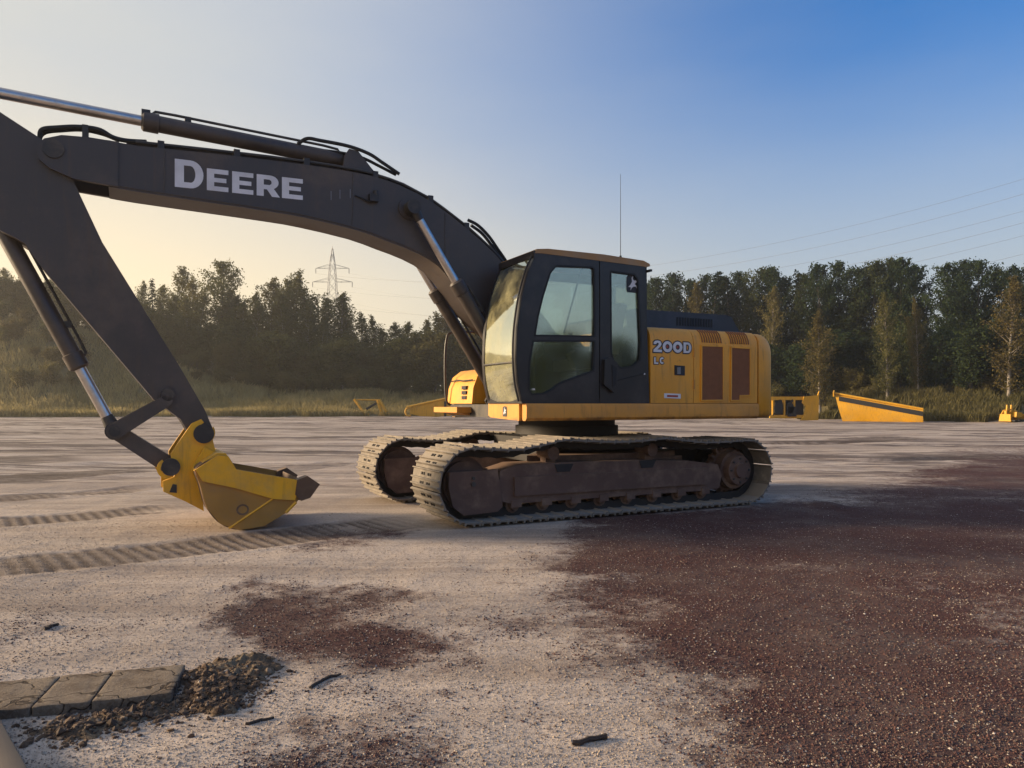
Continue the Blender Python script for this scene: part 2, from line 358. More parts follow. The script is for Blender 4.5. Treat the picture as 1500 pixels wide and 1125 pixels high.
# ------------------------------------------------------------------ ground sheet
def axis(c0, c1, fine, grow, lim):
    a = [c0]
    while a[-1] < c1: a.append(a[-1] + fine)
    d = fine
    while a[-1] < lim[1]: d *= grow; a.append(a[-1] + d)
    d = fine; lo = [c0]
    while lo[-1] > lim[0]: d *= grow; lo.append(lo[-1] - d)
    return np.array(lo[:0:-1] + a)
gx = axis(-5.0, 5.0, .030, 1.018, (-520, 520)); gy = axis(2.3, 10.5, .030, 1.0135, (-260, 640))
XX, YY = np.meshgrid(gx, gy); xs, ys = XX.ravel(), YY.ravel(); zs = height(xs, ys)
nx_, ny_ = len(gx), len(gy)
ii = np.arange(nx_ * ny_).reshape(ny_, nx_)
quads = np.stack([ii[:-1, :-1], ii[:-1, 1:], ii[1:, 1:], ii[1:, :-1]], -1).reshape(-1, 4)
def np_mesh(name, co, faces, smooth=True):
    """fast mesh from arrays, faces of equal size"""
    me = bpy.data.meshes.new(name); k = faces.shape[1]
    me.vertices.add(len(co)); me.vertices.foreach_set('co', np.ascontiguousarray(co, np.float32).ravel())
    me.loops.add(faces.size); me.loops.foreach_set('vertex_index', faces.astype(np.int32).ravel())
    me.polygons.add(len(faces)); me.polygons.foreach_set('loop_start', np.arange(0, faces.size, k, dtype=np.int32))
    me.polygons.foreach_set('loop_total', np.full(len(faces), k, np.int32))
    me.polygons.foreach_set('use_smooth', np.full(len(faces), smooth))
    me.update(calc_edges=True); return me
def vattr(me, name, vals):
    a = me.attributes.new(name, 'FLOAT', 'POINT'); a.data.foreach_set('value', np.ascontiguousarray(vals, np.float32))
gme = np_mesh('ground', np.stack([xs, ys, zs], 1), quads)
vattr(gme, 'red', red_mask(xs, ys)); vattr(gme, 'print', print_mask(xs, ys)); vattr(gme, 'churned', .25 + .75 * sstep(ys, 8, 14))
vattr(gme, 'green', sstep(ys - edge_y(xs) + (fbm(xs, ys, 3, 70) - .5) * 3, -1.0, 1.2))
def ground_mat():
    m, t, N, L, b = newmat('yard_gravel')
    tc = N.new('ShaderNodeTexCoord').outputs['Object']
    at = lambda n: (lambda a: (setattr(a, 'attribute_name', n), a.outputs['Fac'])[1])(N.new('ShaderNodeAttribute'))
    mp = N.new('ShaderNodeMapping'); L.new(tc, mp.inputs[0]); mp.inputs['Rotation'].default_value = (0, 0, R(-12)); mp.inputs['Scale'].default_value = (.12, 1.4, 1)
    streak = ramp(t, noise(t, .9, 7, .65, mp.outputs[0], .6), .40, .62)
    blot = noise(t, .35, 6, .6, tc); fine = noise(t, 38, 5, .7, tc); grit = noise(t, 120, 3, .7, tc)
    sand = mixrgb(t, streak, (.60, .49, .395), (.40, .315, .25))
    sand = mixrgb(t, math_(t, 'MULTIPLY', ramp(t, blot, .45, .7), .4), sand, (.45, .355, .265))
    mp2 = N.new('ShaderNodeMapping'); L.new(tc, mp2.inputs[0]); mp2.inputs['Rotation'].default_value = (0, 0, R(-16)); mp2.inputs['Scale'].default_value = (.06, .36, 1)
    wet = math_(t, 'MULTIPLY', ramp(t, noise(t, 1.3, 10, .74, mp2.outputs[0], 1.0), .485, .57), .85)
    sand = mixrgb(t, math_(t, 'MULTIPLY', wet, at('churned')), sand, (.085, .060, .050))
    mp3 = N.new('ShaderNodeMapping'); L.new(tc, mp3.inputs[0]); mp3.inputs['Rotation'].default_value = (0, 0, R(9)); mp3.inputs['Scale'].default_value = (.05, .9, 1)
    rut2 = math_(t, 'MULTIPLY', ramp(t, noise(t, 1.0, 8, .7, mp3.outputs[0], .6), .52, .60), .7)
    sand = mixrgb(t, math_(t, 'MULTIPLY', rut2, at('churned')), sand, (.10, .072, .058))
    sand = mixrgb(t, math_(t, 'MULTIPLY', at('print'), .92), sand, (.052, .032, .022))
    sand = mixrgb(t, math_(t, 'MULTIPLY', ramp(t, fine, .35, .75), .5), sand, (.17, .125, .095))
    red = mixrgb(t, ramp(t, fine, .3, .7), (.105, .045, .037), (.046, .021, .018))
    red = mixrgb(t, math_(t, 'MULTIPLY', ramp(t, noise(t, .8, 8, .7, tc), .42, .68), .8), red, (.14, .096, .076))
    vor = N.new('ShaderNodeTexVoronoi'); vor.inputs['Scale'].default_value = 60; L.new(tc, vor.inputs['Vector'])
    sp = N.new('ShaderNodeSeparateColor'); L.new(vor.outputs['Color'], sp.inputs[0])
    pale = math_(t, 'MULTIPLY', ramp(t, sp.outputs[0], .955, .96), ramp(t, vor.outputs['Distance'], .4, .25))
    rm = ramp(t, math_(t, 'ADD', at('red'), math_(t, 'MULTIPLY', math_(t, 'SUBTRACT', noise(t, 9, 8, .75, tc), .5), 1.3)), .22, .80)
    c = mixrgb(t, rm, sand, red)
    c = mixrgb(t, math_(t, 'MULTIPLY', pale, .75), c, (.50, .46, .43))
    soil = mixrgb(t, noise(t, 1.2, 6, .6, tc), (.10, .085, .035), (.19, .15, .07))
    c = mixrgb(t, at('green'), c, soil)
    L.new(c, b.inputs['Base Color']); b.inputs['Roughness'].default_value = .95; b.inputs['Specular IOR Level'].default_value = .25
    hgt = math_(t, 'ADD', math_(t, 'MULTIPLY', fine, 1.0), math_(t, 'MULTIPLY', grit, .5))
    L.new(bump(t, hgt, .010, .8), b.inputs['Normal'])
    return m
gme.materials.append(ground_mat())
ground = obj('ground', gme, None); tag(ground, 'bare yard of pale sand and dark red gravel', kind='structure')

# ================================================================== the excavator
EX = empty('excavator', (OX, OY, 0), math.pi + ANG)
tag(EX, 'large tracked excavator with charcoal boom, black cab and yellow engine house on pale yard', 'excavator')
def part(name, bm, mat, parent=None, **k): return obj(name, bm, mat, parent or EX, **k)
def mirror_y(pts): return [(x, -y) for x, y in pts]

# ---- undercarriage: tracks
TC, THW = 1.06, .39                                   # track centre offset and half width
IDL, SPR, RP = (1.95, .418), (-1.72, .418), .332
def track_path():
    top = curve_pts([(IDL[0], IDL[1] + RP, 0), (1.5, .725, 0), (1.18, .762, 0), (.89, .81, 0), (.62, .795, 0), (.2, .775, 0), (-.2, .785, 0), (-.46, .80, 0), (-.75, .77, 0), (-1.1, .74, 0), (SPR[0], SPR[1] + RP, 0)], 12)
    P = [(p.x, p.y) for p in top]
    P += [(SPR[0] - RP * math.sin(a), SPR[1] + RP * math.cos(a)) for a in np.linspace(0, math.pi, 26)[1:]]
    P += [(x, SPR[1] - RP) for x in np.linspace(SPR[0], IDL[0], 40)[1:]]
    P += [(IDL[0] + RP * math.sin(a), IDL[1] - RP * math.cos(a)) for a in np.linspace(0, math.pi, 26)[1:-1]]
    return P
TP = np.array(track_path()); seg_l = np.hypot(*(np.roll(TP, -1, 0) - TP).T); cum = np.concatenate([[0], np.cumsum(seg_l)])
NSH = round(cum[-1] / .19); PITCH = cum[-1] / NSH
def path_at(s):
    s = s % cum[-1]; i = min(np.searchsorted(cum, s, 'right') - 1, len(TP) - 1); a, b = TP[i], TP[(i + 1) % len(TP)]; t = (s - cum[i]) / max(seg_l[i], 1e-9)
    return a + (b - a) * t
def shoe_mesh():
    bm = BM(); hl = PITCH / 2 + .010
    prof = [(-hl, -.004), (-hl + .004, -.016), (-hl + .03, .0), (hl - .004, .0), (hl, .008), (hl, .034), (hl - .012, .036), (hl - .018, .016), (.012, .016), (.007, .04), (-.007, .04), (-.012, .016), (-hl + .05, .016), (-hl + .044, .036), (-hl + .032, .036), (-hl + .026, .010)]
    prism(bm, prof, -THW, THW)
    n0 = len(bm.faces)
    for sx in (-.045, .05):
        for sy in (-.12, -.06, .06, .12): box(bm, sx - .014, sx + .014, sy - .014, sy + .014, .014, .026)
    bmesh.ops.recalc_face_normals(bm, faces=bm.faces); bm.faces.ensure_lookup_table()
    for i in range(n0, len(bm.faces)): bm.faces[i].material_index = 1
    me = bpy.data.meshes.new('shoe'); bm.to_mesh(me); bm.free(); me.materials.append(MAT['shoe']); me.materials.append(MAT['chain']); return me
SHOE = shoe_mesh()
def build_track(sy):
    yc = sy * TC; bm = BM()
    for off in (-.085, .085):                          # two link rails following the loop
        rings = []
        for k in range(NSH * 2):
            s = k * PITCH / 2; p = path_at(s); q = path_at(s + .01) - path_at(s - .01); q /= np.linalg.norm(q); nn = np.array([-q[1], q[0]])
            if k == 0: sgn = 1
            hgt = -.045 if k % 2 else -.062
            o_, i_ = p - nn * -.0 , p
            out = np.array([q[1], -q[0]])
            cc = np.array([p[0] - .1, p[1] - .42]);  out = out if np.dot(out, cc) > 0 else -out
            a, b = p + out * .034, p + out * hgt
            rings.append([bm.verts.new((v[0], yc + off + w, v[1])) for v, w in ((a, -.028), (a, .028), (b, .028), (b, -.028))])
        n = len(rings)
        for k in range(n):
            for j in range(4): bm.faces.new((rings[k][j], rings[k][(j + 1) % 4], rings[(k + 1) % n][(j + 1) % 4], rings[(k + 1) % n][j]))
    tr = part('track', bm, 'chain', smooth=20)
    tr['label'] = 'track with mud-caked steel shoes ' + ('beside the cab' if sy > 0 else 'on the side away from the cab')
    for k in range(NSH):
        s = (k + .5) * PITCH; p = path_at(s); q = path_at(s + .07) - path_at(s - .07); q = q / np.linalg.norm(q)
        o = bpy.data.objects.new('shoe', SHOE); C.objects.link(o); o.parent = tr
        out = np.array([q[1], -q[0]]); out = out if np.dot(out, p - np.array([.1, .42])) > 0 else -out
        X = Vector((q[0], 0, q[1])); Z = Vector((out[0], 0, out[1])); Y = Z.cross(X)
        m = Matrix((X, Y, Z)).transposed().to_4x4(); m.translation = Vector((p[0] + out[0] * .035, yc, p[1] + out[1] * .035))
        o.matrix_local = m @ Matrix.Rotation(random.uniform(-.02, .02), 4, 'Y')
    # side frame that carries the rollers
    y0, y1 = yc - .2, yc + .2; bm = BM()
    prism(bm, [(-1.42, .21), (-1.46, .36), (-1.40, .50), (-.95, .56), (-.2, .59), (.5, .60), (1.35, .60), (1.58, .54), (1.60, .23), (1.45, .19), (-1.2, .19)], y0, y1)
    fr = part('track_frame', bm, 'undercarriage', bevel=.018)
    ya = yc + sy * .2                                  # outward face
    bm = BM(); box(bm, -1.2, 1.42, min(ya, ya + sy * .03), max(ya, ya + sy * .03), .27, .47); obj('rail_plate', bm, 'undercarriage', fr, bevel=.01)
    bm = BM(); prism(bm, [(1.56, .17), (1.62, .12), (2.0, .105), (2.12, .2), (2.17, .40), (2.16, .55), (1.62, .56)], yc - .23, yc - .16); obj('idler_yoke', bm, 'undercarriage', fr, bevel=.01)
    bm = BM(); prism(bm, [(1.56, .17), (1.62, .12), (2.0, .105), (2.12, .2), (2.17, .40), (2.16, .55), (1.62, .56)], yc + .16, yc + .23); obj('idler_yoke', bm, 'undercarriage', fr, bevel=.01)
    for (hx, hz) in ((1.90, .48), (1.90, .42)):
        bm = BM(); disc(bm, (hx, hz), .018 if hz > .45 else .026, min(ya + sy * .03, ya + sy * .045), max(ya + sy * .03, ya + sy * .045), 10); obj('bolt', bm, 'steel', fr)
    bm = BM(); disc(bm, IDL, RP - .05, yc - .06, yc + .06, 36); disc(bm, IDL, RP - .1, yc - .12, yc + .12, 36); obj('idler', bm, 'undercarriage', fr, bevel=.008)
    teeth = []
    for k in range(21):
        a = 2 * math.pi * k / 21
        for d, r in ((-.075, RP - .065), (-.035, RP - .01), (.035, RP - .01), (.075, RP - .065)): teeth.append((SPR[0] + r * math.cos(a + d), SPR[1] + r * math.sin(a + d)))
    bm = BM(); prism(bm, teeth, yc - .035, yc + .035); obj('sprocket', bm, 'undercarriage', fr)
    bm = BM(); tube(bm, [(SPR[0], yc - sy * .12, SPR[1]), (SPR[0], yc + sy * .15, SPR[1]), (SPR[0], yc + sy * .152, SPR[1]), (SPR[0], yc + sy * .24, SPR[1]), (SPR[0], yc + sy * .245, SPR[1]), (SPR[0], yc + sy * .28, SPR[1])], [.235, .235, .19, .18, .10, .09], 28)
    obj('drive_hub', bm, 'undercarriage', fr, bevel=.006)
    for k in range(8):
        a = k * math.pi / 4; bm = BM(); c = (SPR[0] + .145 * math.cos(a), SPR[1] + .145 * math.sin(a)); disc(bm, c, .014, yc + sy * .235 if sy > 0 else yc - .255, yc + .255 if sy > 0 else yc - .235, 6); obj('hub_bolt', bm, 'steel', fr)
    for k in range(8):
        x = -1.2 + k * .37; bm = BM()
        tube(bm, [(x, yc - .17, .165), (x, yc - .125, .165), (x, yc - .12, .165), (x, yc - .05, .165), (x, yc + .05, .165), (x, yc + .12, .165), (x, yc + .125, .165), (x, yc + .17, .165)], [.05, .06, .085, .078, .078, .085, .06, .05], 14); obj('track_roller', bm, 'undercarriage', fr)
        bm = BM(); box(bm, x - .06, x + .06, min(ya - sy * .03, ya + sy * .012), max(ya - sy * .03, ya + sy * .012), .15, .225); obj('roller_bracket', bm, 'undercarriage', fr, bevel=.012)
    for x in (.89, -.46):
        bm = BM(); tube(bm, [(x, yc - .13, .70), (x, yc + .13, .70)], .075, 14); box(bm, x - .06, x + .06, yc - .06, yc + .06, .56, .68); obj('carrier_roller', bm, 'undercarriage', fr)
    for x in (.80, -.33):                              # dark cut-outs with steps on the frame shoulder
        bm = BM(); prism(bm, [(x - .12, .585), (x + .12, .585), (x + .09, .50), (x - .07, .50)], min(ya - sy * .05, ya + sy * .008), max(ya - sy * .05, ya + sy * .008)); obj('frame_pocket', bm, 'chain', fr)
    return tr
build_track(1); build_track(-1)
for sy in (1, -1):
    bm = BM(); tube(bm, [(SPR[0], sy * .86, SPR[1]), (SPR[0], sy * .60, SPR[1]), (SPR[0], sy * .59, SPR[1]), (SPR[0], sy * .45, SPR[1])], [.24, .24, .17, .15], 20); box(bm, -1.68, -1.0, sy * .60 - .1, sy * .60 + .1, .30, .66); part('travel_motor', bm, 'chain', bevel=.02)
bm = BM(); prism(bm, [(.75, .5), (1.05, .87), (.75, 1.0), (-.75, 1.0), (-1.05, .87), (-.75, .5)], .48, .66, 'z')
for sx in (1, -1):
    for sy in (1, -1):
        prism(bm, [(sx * .5, sy * .45), (sx * .25, sy * .75), (sx * .75, sy * 1.0), (sx * 1.1, sy * .95)], .36, .60, 'z')
part('centre_frame', bm, 'undercarriage', bevel=.01)
bm = BM(); box(bm, -.85, .75, -.6, .6, .55, .84); part('car_body', bm, 'chain', bevel=.03)
bm = BM(); tube(bm, [(0, 0, .80), (0, 0, .86), (0, 0, .861), (0, 0, .97), (0, 0, .971), (0, 0, 1.075)], [.60, .60, .66, .66, .62, .62], 48); part('swing_bearing', bm, 'chain')

# ---- upper structure
W = 1.29
bm = BM(); box(bm, -2.0, 1.12, -1.2, 1.18, 1.075, 1.235); part('deck', bm, 'steel', bevel=.01)
sk = BM(); prism(sk, [(1.185, 1.10), (1.215, 1.06), (1.27, 1.058), (1.298, 1.09), (1.302, 1.20), (1.29, 1.245), (1.185, 1.245)], -2.04, 1.285, 'x'); part('side_skirt', sk, 'frameyellow', bevel=.008)
fp = BM(); prism(fp, [(.42, 1.245), (.42, 1.11), (.48, 1.085), (1.183, 1.058), (1.183, 1.245)], 1.17, 1.315, 'x'); front_panel = part('front_panel', fp, 'frameyellow', bevel=.012)
bm = BM(); box(bm, -2.03, 1.05, -1.29, -1.20, 1.06, 1.245); part('side_skirt', bm, 'frameyellow', bevel=.02)
SHP = lambda s=1: [(s * 1.288, 1.25), (s * 1.292, 1.95), (s * 1.28, 2.035), (s * 1.245, 2.10), (s * 1.19, 2.14), (s * 1.08, 2.16)]
hull = SHP(1) + SHP(-1)[::-1]
inner = [(y * .985, 1.27 + (z - 1.25) * .985) for y, z in hull]
bm = BM(); prism(bm, inner, -2.02, -.36, 'x'); part('engine_bay', bm, 'rubber')
bm = BM(); prism(bm, hull, -.985, -.352, 'x'); side_door = part('side_door', bm, 'yellow', bevel=.008); side_door['label'] = 'yellow side door carrying the model number'
bm = BM(); prism(bm, hull, -2.022, -.993, 'x'); rear_door = part('engine_door', bm, 'yellow', bevel=.008); rear_door['label'] = 'yellow engine door with two brown screens'
cwp = smooth2([(-2.05, 1.285), (-2.20, 1.275), (-2.35, 1.20), (-2.49, .95), (-2.63, .5), (-2.68, 0), (-2.63, -.5), (-2.49, -.95), (-2.35, -1.20), (-2.20, -1.275), (-2.045, -1.285)], 4)
bm = BM(); rings = [[bm.verts.new((*p, z)) for p in offset_poly(cwp, -d)] for d, z in ((.07, 1.06), (.02, 1.075), (0, 1.11), (0, 1.90), (.012, 1.98), (.04, 2.05), (.085, 2.105), (.14, 2.135), (.20, 2.145))]
for a, b in zip(rings, rings[1:]):
    for k in range(len(cwp)): bm.faces.new((a[k], a[(k + 1) % len(cwp)], b[(k + 1) % len(cwp)], b[k]))
bm.faces.new(rings[0]); bm.faces.new(rings[-1][::-1]); part('counterweight', bm, 'yellow', smooth=50)
# screens, vents, latch, stickers on the side
YS = 1.292
def mp(pts, y): return [M(a, b, y) for a, b in pts]
for pts in ([(1028, 507), (1058.5, 508), (1058.5, 585.5), (1027.5, 586)], [(1071.5, 509.5), (1098, 511), (1098, 578.5), (1083, 579), (1083, 586), (1071, 586)]):
    q = mp(pts, YS); bm = BM(); prism(bm, q, YS - .004, YS + .003); g_ = obj('screen', bm, 'grille', rear_door)
    obj('screen_rim', holed(BM(), offset_poly(q, .016), [offset_poly(q, -.002)], YS - .002, YS + .011), 'yellow', rear_door, smooth=0)
    xs_ = sorted(p[0] for p in q); zs_ = sorted(p[1] for p in q); bm = BM()
    z = zs_[0] + .03
    while z < zs_[-1] - .01:
        lo = xs_[0] if not (len(q) == 6 and z < zs_[2] + .06) else xs_[0] + (xs_[-1] - xs_[0]) * .55
        box(bm, lo + .004, xs_[-1] - .004, YS + .003, YS + .007, z, z + .006); z += .022
    rb = obj('screen_rib', bm, 'grille', rear_door); rb['kind'] = 'stuff'
for (xa, xb) in ((1027, 1058), (1069, 1098)):
    x0 = M(xa, 495, YS)[0]; x1 = M(xb, 495, YS)[0]; n = 9
    for k in range(n):                                 # upright vent slots wrapped over the shoulder
        x = x0 + (x1 - x0) * (k + .5) / n; bm = BM()
        line = [(1.2935, 1.985), (1.284, 2.035), (1.249, 2.103), (1.20, 2.139)]
        tube(bm, [(x, a, b) for a, b in line], .0085, 6); obj('vent_slot', bm, 'grille', rear_door, smooth=60)
for zz in (1.42, 1.80):
    bm = BM(); tube(bm, [(-.992, YS + .004, zz), (-.992, YS + .004, zz + .11)], .012, 8); obj('hinge', bm, 'frameyellow', rear_door)
q = mp([(988, 535), (1003, 536), (1003, 550), (988, 549.5)], YS); bm = BM(); prism(bm, q, YS - .003, YS + .004); lt = obj('latch_plate', bm, 'black', side_door)
q = mp([(991, 538), (996, 538), (996, 548), (991, 548)], YS); bm = BM(); prism(bm, q, YS + .004, YS + .016); obj('latch', bm, 'galv', side_door, bevel=.003)
q = mp([(973, 576), (997, 577), (997, 584), (973, 583)], YS); bm = BM(); prism(bm, q, YS - .003, YS + .002); obj('sticker', bm, 'white', side_door)
q = mp([(977, 578.5), (993, 579), (993, 582), (977, 581.5)], YS); bm = BM(); prism(bm, q, YS + .002, YS + .0035); obj('sticker_print', bm, 'redtrim', side_door)
# hood over the engine
bm = BM(); prism(bm, [(-.46, 2.15), (-.50, 2.36), (-.58, 2.395), (-1.92, 2.40), (-2.0, 2.375), (-2.13, 2.2), (-2.14, 2.15)], -.86, .86); hood = part('engine_hood', bm, 'hood', bevel=.03, seg=3)
for k in range(14):
    x = -1.10 - k * .043; bm = BM(); box(bm, x - .012, x + .012, .855, .866, 2.225, 2.33); obj('hood_slot', bm, 'rubber', hood)
bm = BM(); tube(bm, [(-1.5, -.45, 2.35), (-1.5, -.45, 2.62)], .06, 14); obj('exhaust_pipe', bm, 'steel', hood)
# right-hand boxes in front of the tank
bx_ = [( .25, 1.245), (1.13, 1.245), (1.11, 1.45), (1.05, 1.60), (.93, 1.69), (.75, 1.715), (.25, 1.72)]
bm = BM(); prism(bm, bx_, -1.28, -.46); tb = part('tool_box', bm, 'yellow', bevel=.03, seg=3)
for z in (1.30, 1.365, 1.43):
    bm = BM(); box(bm, 1.10, 1.136, -.78, -.64, z, z + .045); obj('step_slot', bm, 'rubber', tb)
bm = BM(); tube(bm, [(1.10, -1.2, 1.545), (1.105, -1.0, 1.56), (1.105, -.8, 1.545), (1.105, -.5, 1.55)], .009, 6); obj('grab_strap', bm, 'rubber', tb)
bm = BM(); box(bm, 1.02, 1.32, -1.30, -.50, 1.13, 1.20); prism(bm, [(1.05, 1.07), (1.24, 1.13), (1.05, 1.13)], -1.2, -.55); part('step_plate', bm, 'frameyellow', bevel=.01)
bm = BM(); box(bm, -.35, .24, -1.28, -.46, 1.245, 1.95); part('fuel_tank', bm, 'yellow', bevel=.04)
bm = BM(); tube(bm, curve_pts([(1.10, -1.2, 1.22), (1.17, -1.22, 1.3), (1.19, -1.22, 1.7), (1.17, -1.22, 2.1), (1.08, -1.2, 2.22), (.6, -1.2, 2.2), (.45, -1.2, 1.9), (.44, -1.2, 1.70)]), .016, 8); part('handrail', bm, 'steel')
# boom foot brackets
for s in (1, -1):
    bm = BM(); prism(bm, [(-.25, 1.2), (.98, 1.2), (1.03, 1.28), (.98, 1.37), (.85, 1.40), (.42, 1.95), (.25, 2.07), (.05, 2.07), (-.1, 1.95)], s * .26, s * .30); part('boom_bracket', bm, 'steel', bevel=.008)

# ---- cab
CR = .435                                             # right wall of the cab
cab = part('cab', prism(BM(), [(-.33, 1.245), (1.27, 1.245), (1.29, 1.30), (-.33, 1.30)], CR, 1.284), 'cabpaint', bevel=.01)
def r5(pts): return [(660 + a / 3.748, 340 + b / 3.748) for a, b in pts]
front_px = [(766, 588), (760, 560), (757.5, 525), (759, 480), (766, 432), (776, 396), (786, 374)]
front = mp(front_px, W)
SIDE_TOP = [M(800, 369, W), M(878, 375.5, W), M(940, 384, W), M(945, 391, W)]
seam = M(877.5, 480, W)[0]
door_outer = front + [SIDE_TOP[0], (seam, SIDE_TOP[1][1]), (seam, 1.252)]
rear_outer = [(seam - .012, 1.252), (seam - .012, SIDE_TOP[1][1]), SIDE_TOP[2], SIDE_TOP[3], (-.335, 1.252)]
h_up = mp(r5([(578, 182), (780, 190), (792, 202), (794, 575), (460, 570), (478, 460), (505, 350), (545, 222)]), W)
h_lo = mp(r5([(452, 594), (794, 596), (787, 765), (690, 800), (600, 834), (560, 868), (515, 890), (445, 893), (427, 865), (430, 720)]), W)
h_re = mp(r5([(877, 212), (1010, 230), (1030, 258), (1048, 600), (1042, 705), (1005, 740), (935, 750), (897, 718), (880, 665)]), W)
bm = BM(); holed(bm, door_outer, [h_up, h_lo], W - .045, W); door = part('cab_door', bm, 'cabpaint', smooth=25)
for hpoly, nm in ((h_up, 'door_pane'), (h_lo, 'door_pane')):
    bm = BM(); prism(bm, offset_poly(hpoly, .012), W - .030, W - .022); obj(nm, bm, 'glass', door, smooth=0)
    bm = BM(); holed(bm, offset_poly(hpoly, .004), [offset_poly(hpoly, -.014)], W - .020, W + .004); obj('pane_seal', bm, 'rubber', door, smooth=25)
bm = BM(); holed(bm, rear_outer, [h_re], W - .045, W); rq = part('cab_rear_quarter', bm, 'cabpaint', smooth=25)
bm = BM(); prism(bm, offset_poly(h_re, .012), W - .030, W - .022); obj('quarter_pane', bm, 'glass', rq, smooth=0)
bm = BM(); holed(bm, offset_poly(h_re, .004), [offset_poly(h_re, -.014)], W - .020, W + .004); obj('pane_seal', bm, 'rubber', rq, smooth=25)
q = mp(r5([(835, 700), (868, 688), (905, 720), (902, 850), (885, 882), (832, 838)]), W); bm = BM(); prism(bm, q, W - .004, W + .045); obj('door_handle', bm, 'cabpaint', door, bevel=.012)
q = mp(r5([(872, 730), (898, 745), (896, 835), (876, 850)]), W); bm = BM(); prism(bm, q, W + .045, W + .052); obj('handle_grip', bm, 'rubber', door)
for pxy in ((457, 863), (1063, 779)):
    c = M(*r5([pxy])[0], W); bm = BM(); disc(bm, c, .010, W - .03, W + .010, 10); obj('screw', bm, 'white', door if pxy[0] < 800 else rq)
c0 = M(*r5([(905, 815)])[0], W); c1 = M(*r5([(1060, 778)])[0], W)
bm = BM(); tube(bm, [(c0[0], W + .004, c0[1]), (c1[0], W + .004, c1[1])], .006, 6); obj('trim_line', bm, 'rubber', rq)
# shaped front: pillars follow the bowed windscreen
fb = [(x - .012, z) for x, z in front]
def inset(pts, d): return [(x - d, z) for x, z in pts]
def pillar(y0, y1, d, nm, mat='cabpaint', grow=0.0): 
    return obj(nm, prism(BM(), [(x + grow, z) for x, z in front] + inset(front, d)[::-1], y0, y1), mat, cab, bevel=.012)
pillar(W - .085, W - .002, .085, 'pillar', grow=.012); pillar(CR, CR + .055, .075, 'pillar', grow=.012)
gw = BM(); G0 = curve_pts([(x - .004, 0, z) for x, z in front], 4); rows = []
for p in G0:
    rows.append([gw.verts.new((p.x + .018 * (1 - ((y - (CR + W) / 2) / .43) ** 2), y, p.z)) for y in np.linspace(CR + .045, W - .07, 9)])
for a in range(len(rows) - 1):
    for k in range(8): gw.faces.new((rows[a][k], rows[a][k + 1], rows[a + 1][k + 1], rows[a + 1][k]))
ws = obj('windscreen', gw, 'glassfront', cab, smooth=80)
zb = M(757, 530, W)[1]; xb = np.interp(zb, [p[1] for p in front], [p[0] for p in front])
bm = BM(); tube(bm, [(xb + .006 + .018 * (1 - ((y - (CR + W) / 2) / .43) ** 2), y, zb) for y in np.linspace(CR + .05, W - .07, 9)], .012, 6); obj('screen_bar', bm, 'steel', cab)
bm = BM(); box(bm, 1.24, 1.335, CR, W - .002, 1.245, 1.315); obj('sill', bm, 'cabpaint', cab, bevel=.012)
xt, zt = front[-1]
bm = BM(); box(bm, xt - .07, xt + .03, CR, W - .002, zt - .02, zt + .05); obj('header', bm, 'cabpaint', cab, bevel=.015)
zr = SIDE_TOP[0][1]
bm = BM(); prism(bm, [(xt + .02, zr - .025), (xt + .0, zr + .02), (xt - .14, zr + .036), (.3, zr + .040), (-.25, zr + .018), (-.335, zr - .012), (-.34, zr - .04), (-.30, zr - .05), (xt - .06, zr - .02)], CR - .005, W + .006)
roof = obj('roof', bm, 'roof', cab, bevel=.014, seg=3)
bm = BM(); prism(bm, [(1.05, zr + .045), (.98, zr + .07), (.35, zr + .075), (.30, zr + .05)], CR + .12, W - .16); obj('roof_hatch', bm, 'hood', cab, bevel=.012)
tp = [(x + .035, W - .035, z) for x, z in front]; bm = BM(); tube(bm, curve_pts(tp), .011, 8); obj('corner_rail', bm, 'rubber', cab)
bm = BM(); box(bm, -.36, -.33, W - .08, W + .02, zr - .10, zr - .075); obj('rain_spout', bm, 'rubber', cab)
# far walls with openings
far_poly = [(1.25, 1.30)] + [(x - .03, z) for x, z in front[1:]] + [(-.30, zr - .04), (-.31, 1.30)]
bm = BM(); holed(bm, far_poly, [[(1.05, 1.95), (1.02, 2.4), (.86, 2.72), (-.18, 2.72), (-.20, 1.95)]], CR + .002, CR + .03); obj('right_wall', bm, 'cabpaint', cab, smooth=25)
bm = BM(); prism(bm, [(1.06, 1.94), (1.03, 2.4), (.87, 2.73), (-.19, 2.73), (-.21, 1.94)], CR + .012, CR + .018); obj('right_pane', bm, 'glass', cab, smooth=0)
bm = BM(); holed(bm, [(CR + .03, 1.30), (W - .045, 1.30), (W - .045, zr - .04), (CR + .03, zr - .04)], [[(CR + .12, 2.15), (W - .14, 2.15), (W - .14, 2.7), (CR + .12, 2.7)]], -.332, -.30, 'x'); obj('rear_wall', bm, 'cabpaint', cab, smooth=25)
bm = BM(); prism(bm, [(CR + .11, 2.14), (W - .13, 2.14), (W - .13, 2.71), (CR + .11, 2.71)], -.318, -.312, 'x'); obj('rear_pane', bm, 'glass', cab, smooth=0)
